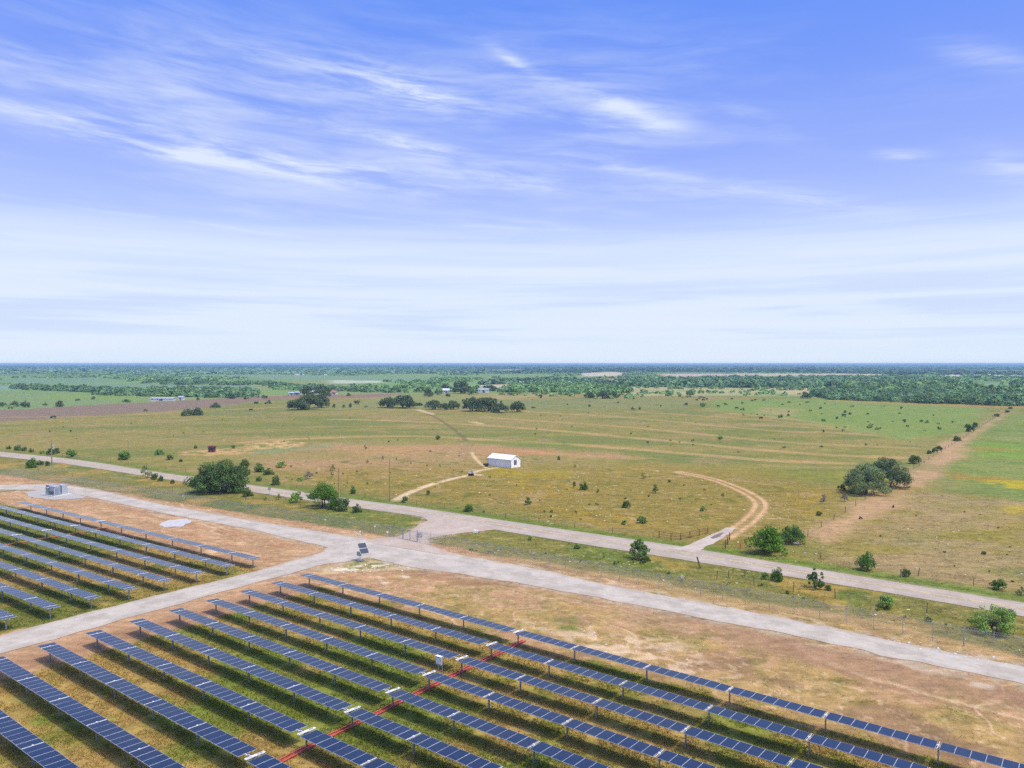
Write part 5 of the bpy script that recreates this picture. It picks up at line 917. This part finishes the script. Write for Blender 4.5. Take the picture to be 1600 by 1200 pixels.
# ------------------------------------------------------------------ woods
def leafy_mass(name, label, xs, ys, rad, hgt, nq, m, seed, tone=None):
    rs = np.random.default_rng(seed); n = len(xs); k = nq; d = rs.normal(size=(n, k, 3)); d /= np.linalg.norm(d, axis=2)[..., None]; d[..., 2] = np.abs(d[..., 2]) * 1.05 - .06
    R = rad[:, None]; Hh = hgt[:, None]; w = .8 + .35 * rs.random((n, k)); c = np.stack([xs[:, None] + d[..., 0] * R * w, ys[:, None] + d[..., 1] * R * w, np.maximum(.35, Hh * (.15 + .85 * d[..., 2] * w))], -1)
    nr = d + rs.normal(size=(n, k, 3)) * .35; nr /= np.linalg.norm(nr, axis=2)[..., None]; t = np.cross(nr, rs.normal(size=(n, k, 3))); t /= np.linalg.norm(t, axis=2)[..., None]; b = np.cross(nr, t)
    s = (R * (2.4 / math.sqrt(k)) * (.6 + .6 * rs.random((n, k))))[..., None]; t = t * s; b = b * s * .8; fl = np.minimum(1, 1.1 * Hh / R); t[..., 2] *= fl; b[..., 2] *= fl
    V = np.stack([c - t, c + b, c + t, c - b], 2).reshape(-1, 3); F = np.arange(len(V)).reshape(-1, 4); tb = ((.62 + .75 * rs.random(n)) if tone is None else tone) * (.70 + .6 * fbm(xs, ys, 70, 180, 3)); tn = np.repeat((tb[:, None] * (.90 + .20 * rs.random((n, k)))).ravel(), 4)
    me = npmesh(name, V, F, [m], tone=tn)
    if len(V): o = link(me, name); tag(o, label, 'woods', kind='stuff'); return o
def scatter(polys, spacing, jit=.5, excl=(), seed=0, keep=None):
    rs = np.random.default_rng(seed); P = px(polys); lo, hi = P.min(0), P.max(0); nx = int((hi[0] - lo[0]) / spacing) + 1; ny = int((hi[1] - lo[1]) / spacing) + 1
    X, Y = np.meshgrid(lo[0] + np.arange(nx) * spacing, lo[1] + np.arange(ny) * spacing); X = X.ravel() + rs.uniform(-jit, jit, X.size) * spacing; Y = Y.ravel() + rs.uniform(-jit, jit, Y.size) * spacing
    m = poly_sd(P, X, Y) > 0
    for e in excl: m &= poly_sd(px(e), X, Y) < 0
    if keep is not None: m &= keep(X, Y)
    return X[m], Y[m]
EX = [f[0] for f in FAR_FIELDS] + [[(0, 602), (200, 600.5), (390, 602.5), (395, 606), (330, 609), (240, 612), (100, 606), (0, 610)]]
WOOD = leafmat('woodland leaves', (.135, .235, .095)); WOODL = leafmat('light woodland leaves', (.185, .315, .10)); WOODD = leafmat('dark woodland leaves', (.125, .215, .110))
def wood(label, poly, sp, r0, h0, nq, m, seed, excl=EX, keep=None):
    x, y = scatter(poly, sp, .5, excl, seed, keep); rs = np.random.default_rng(seed + 5); return leafy_mass('woodland', label, x, y, r0 * (.6 + .8 * rs.random(len(x))), h0 * (.6 + .7 * rs.random(len(x))), nq, m, seed)
wood('front woods of rounded dark green trees along the right pasture', [(1268, 619), (1290, 624), (1450, 631), (1600, 635), (1760, 640), (1760, 616), (1500, 612), (1380, 609), (1300, 611)], 7.5, 4.6, 5.8, 170, WOOD, 11)
wood('deeper woods behind the front woods at right', [(1330, 607), (1380, 609), (1500, 612), (1760, 616), (1760, 603), (1520, 600), (1380, 600)], 9.5, 6, 6.6, 80, WOOD, 12)
wood('light green copses mixed through the right woods', [(1270, 617), (1480, 622), (1600, 622), (1600, 604), (1450, 600), (1330, 607)], 24, 6.5, 8.5, 60, WOODL, 13)
wood('long dark belt of woods behind the pale scrub', [(960, 603.5), (1100, 605.5), (1330, 607), (1420, 604), (1420, 599), (1330, 596), (1200, 595), (1110, 594), (1040, 596), (960, 600)], 9, 6, 6.8, 44, WOOD, 14)
wood('bright green copse right of the farm trees', [(782, 613), (800, 606), (860, 602), (920, 604), (985, 611), (985, 614), (900, 613.5), (830, 613)], 7.5, 4.5, 5.5, 50, WOODL, 15, excl=())
wood('dark woods behind the bright copse', [(735, 603), (770, 599), (850, 595), (900, 595), (960, 600), (990, 604), (860, 603), (800, 605)], 10, 6.5, 6.5, 40, WOODD, 16, keep=lambda x, y: fbm(x, y, 60, 101) > .42)
wood('hedgerow of trees across the left green fields', [(16, 608), (20, 603.5), (110, 607), (210, 611), (215, 615), (120, 612.5), (60, 610)], 9, 4.5, 4.2, 60, WOOD, 17, excl=())
wood('tree belt behind the long white barn', [(150, 618), (155, 612.5), (210, 611), (300, 609), (400, 612), (400, 621), (350, 622), (270, 620)], 10, 4.6, 4.6, 60, WOOD, 18, excl=())
wood('thin tree belt beyond the sage field at left', [(220, 600.5), (400, 604), (480, 611), (620, 614), (620, 609), (480, 604), (400, 598.5), (240, 596)], 11, 4.8, 4.6, 40, WOOD, 19, keep=lambda x, y: fbm(x, y, 45, 102) > .52)
wood('green belt of brush in front of the central farm', [(440, 612), (640, 614), (760, 612), (740, 604), (560, 603), (420, 606)], 13, 4, 3.6, 36, WOODL, 20, excl=(), keep=lambda x, y: fbm(x, y, 50, 103) > .55)
wood('scattered brush over the left far country', [(-300, 603), (200, 600), (420, 600), (760, 602), (980, 596), (1200, 594), (1760, 601), (1760, 583), (980, 583), (0, 583), (-300, 583)], 25, 5.0, 3.6, 22, WOODL, 21, keep=lambda x, y: fbm(x, y * .5, 150, 104) > .52)
wood('pale scrub bushes on the dry ground before the dark belt', [(940, 607), (1090, 604.5), (1320, 607), (1300, 614), (1250, 618), (1000, 619), (950, 613)], 15, 2.6, 2.4, 26, WOODL, 22, excl=(), keep=lambda x, y: fbm(x, y, 40, 105) > .47)
wood('small scrub left of the three oaks', [(780, 616), (900, 614), (1010, 617), (1000, 624), (800, 622)], 14, 2.2, 2.2, 24, WOODL, 23, excl=(), keep=lambda x, y: fbm(x, y, 40, 106) > .5)
def far_country():
    rs = np.random.default_rng(5); xs = []; ys = []; R = []; Hh = []
    r = 2350.0
    while r < 15000:
        rad = max(9.0, r / 190); step = rad * 1.75; th = np.arange(-.72, .72, step / r); th = th + rs.uniform(-.5, .5, len(th)) * step / r; rr = r + rs.uniform(-.5, .5, len(th)) * step
        xs.append(rr * np.sin(th)); ys.append(rr * np.cos(th)); R.append(np.full(len(th), rad)); Hh.append(np.full(len(th), 5.5 + r / 6000)); r += step * (1.0 if r < 4000 else 1.5)
    x = np.concatenate(xs); y = np.concatenate(ys); R = np.concatenate(R); Hh = np.concatenate(Hh); rr = np.hypot(x, y)
    dens = fbm(x, y * .35, 700, 110, 4); keep = dens > np.interp(rr, [2000, 3500, 7000], [.50, .42, .26]) + .07 * ss(-x / rr, -.1, .15) * ss(rr, 6000, 4000)
    for e in EX: keep &= poly_sd(px(e), x, y) < 0
    x, y, R, Hh, rr, dens = (a[keep] for a in (x, y, R, Hh, rr, dens))
    z = ss(rr, 5000, 11000) * (fbm(x, y * .6, 5200, 90, 3) - .42) * 7
    tone = .65 + .5 * rs.random(len(x)) + .55 * ss(-x / rr, -.1, .15) * ss(rr, 5200, 3000) + (fbm(x, y * .3, 900, 111) - .5) * .8
    o = leafy_mass('woodland', 'endless blue green woods reaching to the horizon', x, y, R * (.7 + .6 * rs.random(len(x))), Hh * (.7 + .6 * rs.random(len(x))), 12, WOODD, 33, np.clip(tone, .35, 1.6))
    me = o.data; n = len(me.vertices); co = np.empty(n * 3, np.float32); me.vertices.foreach_get('co', co); co = co.reshape(-1, 3); co[:, 2] += np.repeat(z, 48)[:n]; me.vertices.foreach_set('co', co.ravel()); me.update()
far_country()
# ------------------------------------------------------------------ cattle
def cow_mesh():
    bm = bmesh.new(); sk = bm.verts.layers.skin.verify()
    def add(p, r, par=None):
        v = bm.verts.new(p); v[sk].radius = r
        if par is not None: bm.edges.new((par, v))
        return v
    a = add((-.75, 0, 1.12), (.30, .34)); a[sk].use_root = True; b = add((0, 0, 1.05), (.36, .42), a); c = add((.62, 0, 1.12), (.28, .38), b); n = add((.98, 0, 1.12), (.17, .20), c); h = add((1.28, 0, .92), (.12, .14), n); mz = add((1.48, 0, .72), (.08, .08), h)
    for s in (-1, 1):
        k = add((.58, s * .2, .62), (.10, .11), c); f = add((.60, s * .2, .3), (.06, .06), k); add((.62, s * .2, .02), (.05, .05), f)
        k = add((-.78, s * .2, .70), (.13, .15), a); f = add((-.88, s * .2, .42), (.06, .07), k); add((-.84, s * .2, .02), (.05, .05), f)
        add((1.18, s * .22, 1.10), (.04, .03), n)
    t = add((-1.05, 0, 1.2), (.04, .04), a); add((-1.10, 0, .6), (.03, .03), t)
    me = bpy.data.meshes.new('cow'); bm.to_mesh(me); bm.free(); me.materials.append(M['hide']); o = bpy.data.objects.new('cow', me); C.objects.link(o); o.modifiers.new('skin', 'SKIN'); o.modifiers.new('sub', 'SUBSURF').render_levels = 1
    dg = bpy.context.evaluated_depsgraph_get(); ev = bpy.data.meshes.new_from_object(o.evaluated_get(dg)); bpy.data.objects.remove(o); ev.name = 'cow'; return ev
COW = cow_mesh()
cz = [(135, 372), (165, 383), (205, 379), (233, 376), (330, 381), (350, 381), (370, 388), (398, 399), (300, 408), (362, 406), (635, 396), (830, 413), (862, 405), (945, 411), (737, 438), (507, 469), (685, 489), (1187, 432), (1360, 432)]
cows = [(1040 + a / 6.154, 560 + b / 6.154 + .4, 'black cow grazing with the herd in the far pasture', 'herd in the far pasture') for a, b in cz] + [(833, 639, 'lone black cow right of the single round live oak', None), (989, 641.5, 'lone black cow in the field between oaks and herd', None), (1189, 655.5, 'black cow nearest the viewer, below the herd', None), (392, 642.5, 'black cow alone in the left pasture near the ploughed field', None)]
cows.sort(key=lambda c: c[0]); herd = 0; nums = 'first second third fourth fifth sixth seventh eighth ninth tenth eleventh twelfth thirteenth fourteenth fifteenth sixteenth seventeenth eighteenth nineteenth twentieth'.split()
for u, v, lab, g in cows:
    if g: lab = 'black cow, %s from the left of the herd in the far pasture' % nums[herd]; herd += 1
    x, y = un(u, v); o = link(COW, 'cow', None, (x, y, 0), RNG.choice([0, pi]) + RNG.normal(0, .5)); o.scale = (1.15,) * 3; tag(o, lab, 'cow', g)
# ------------------------------------------------------------------ grass and stones
def in_frame(x, y, z=0): 
    d = y * cos(PITCH) + CAMH * sin(PITCH); u = 800 + FOC * x / d; return (u > -250) & (u < 1850)
def grass():
    rs = np.random.default_rng(21); N = 620000; r = np.exp(rs.uniform(math.log(38), math.log(215), N)); th = rs.uniform(-.66, .66, N); x = r * np.sin(th); y = r * np.cos(th)
    col, gr = colour_ground(x, y); k = rs.random(N) < gr ** 3 * .85
    clump = fbm(x, y, 1.6, 120, 3); k &= clump > .36; ins_ = (-x * SY + y * CY < 67); k &= ins_ | ((r < 210) & (clump > .52) & (rs.random(N) < .6))
    # none on the roads
    for A_, B_ in ((ROAD_U, ROAD_L), (GRAV_U, GRAV_L), (CROSS_U, CROSS_L), (DRIVE_A, DRIVE_B), (GATE_A, GATE_B)): k &= poly_sd(np.vstack([px(A_), px(B_)[::-1]]), x, y) < .1
    for c in ([(40, 769), (62, 766), (110, 768), (134, 777), (128, 779), (80, 781), (46, 776)], [(249, 819), (262, 813), (292, 810), (297, 816), (284, 823), (256, 824)]): k &= poly_sd(px(c), x, y) < .1
    x, y, col, r, clump = x[k], y[k], col[k], r[k], clump[k]; n = len(x)
    inside = (-x * SY + y * CY < 66); hh = (.06 + .11 * rs.random(n)) * np.where(inside, 1.15, .6) * (.7 + .8 * (clump - .4)); wd = .035 + .05 * rs.random(n) + r * .0003
    B = 3; V = np.empty((n, B, 3, 3)); 
    for b in range(B):
        a = rs.uniform(0, 6.28, n); ln = rs.uniform(.0, .5, n) * hh; ox = rs.normal(0, .07, n); oy = rs.normal(0, .07, n)
        V[:, b, 0] = np.c_[x + ox - np.cos(a) * wd / 2, y + oy - np.sin(a) * wd / 2, np.zeros(n)]; V[:, b, 1] = np.c_[x + ox + np.cos(a) * wd / 2, y + oy + np.sin(a) * wd / 2, np.zeros(n)]; V[:, b, 2] = np.c_[x + ox + rs.normal(0, 1, n) * ln, y + oy + rs.normal(0, 1, n) * ln, hh * rs.uniform(.7, 1.2, n)]
    c = col * rs.uniform(1.0, 1.7, (n, 1)); dry = rs.random(n) < .36; c[dry] = c[dry] * .5 + np.array([.40, .32, .14]) * .5; att = np.repeat(np.c_[np.clip(c, 0, 1), np.ones(n)], B * 3, 0)
    me = npmesh('grass', V.reshape(-1, 3), np.arange(n * B * 3).reshape(-1, 3), [mat('grass blades', (1, 1, 1), .8, attr='tone', trans=.25, spec=.1)], tone=att); o = link(me, 'grass'); tag(o, 'short mixed green and straw coloured grass over the fields', 'grass', kind='stuff')
grass()
def stones():
    rs = np.random.default_rng(31); ico = bmesh.new(); bmesh.ops.create_icosphere(ico, subdivisions=1, radius=1); iv = np.array([v.co[:] for v in ico.verts]); fi = np.array([[v.index for v in f.verts] for f in ico.faces]); ico.free()
    spots = []
    for poly, n, s0 in (([(420, 740), (640, 730), (1160, 750), (1200, 870), (1080, 850), (800, 812), (640, 785), (430, 752)], 420, .12), ([(1180, 770), (1300, 780), (1290, 860), (1240, 880), (1190, 850)], 130, .10), ([(505, 890), (560, 882), (640, 884), (640, 892), (540, 896)], 110, .09), ([(800, 965), (1100, 1000), (1130, 1060), (960, 1030)], 60, .08), ([(1330, 1000), (1600, 1050), (1600, 1036), (1400, 996)], 150, .09), ([(700, 855), (1200, 950), (1600, 1024), (1600, 985), (1100, 895), (760, 845)], 120, .10), ([(1430, 800), (1600, 830), (1600, 930), (1300, 870)], 60, .12)):
        P = px(poly); lo, hi = P.min(0), P.max(0); q = lo + rs.random((n * 4, 2)) * (hi - lo); q = q[poly_sd(P, q[:, 0], q[:, 1]) > 0][:n]; spots += [(a, b, s0 * (.5 + 1.4 * rs.random() ** 3)) for a, b in q]
    S = np.array(spots); n = len(S); sc = S[:, 2][:, None, None] * (np.array([1, 1, .55]) * rs.uniform(.6, 1.4, (n, 1, 3))); V = iv[None] * sc * rs.uniform(.8, 1.2, (n, len(iv), 1)) + np.c_[S[:, :2], S[:, 2] * .15][:, None, :]; F = fi[None] + (np.arange(n) * len(iv))[:, None, None]
    o = link(npmesh('loose_stones', V.reshape(-1, 3), F.reshape(-1, 3), [mat('pale limestone', (.62, .56, .47), .9, 0, .2, 2)]), 'loose_stones'); tag(o, 'pale limestone stones strewn over the pasture and verges', 'stones', kind='stuff')
    x, y = un(1246, 850); b = link(npmesh('limestone_slab', iv * np.array([.9, .5, .22]) * rs.uniform(.85, 1.1, (len(iv), 1)), fi, [mat('white limestone', (.70, .66, .60), .9, 0, .15, 2)]), 'limestone_slab', None, (x, y, .12)); tag(b, 'long white limestone slab right of the big rounded bush', 'rock')
stones()
# ------------------------------------------------------------------ haze
def haze():
    b = MB().box(-30000, 30000, -9000, 26000, -30, 34); me = bpy.data.meshes.new('haze'); me.from_pydata(b.v, [], b.f); o = link(me, 'haze'); tag(o, 'thin blue air between the viewer and the far country', 'haze', kind='stuff')
    m = bpy.data.materials.new('haze'); m.use_nodes = True; w = NT(m.node_tree); w.n.clear(); out = w.new('ShaderNodeOutputMaterial'); v = w.new('ShaderNodeVolumePrincipled'); w.l.new(v.outputs[0], out.inputs['Volume'])
    v.inputs['Color'].default_value = (.45, .74, 1.0, 1); v.inputs['Density'].default_value = 1.35e-4; v.inputs['Anisotropy'].default_value = 0.0; me.materials.append(m)
haze()
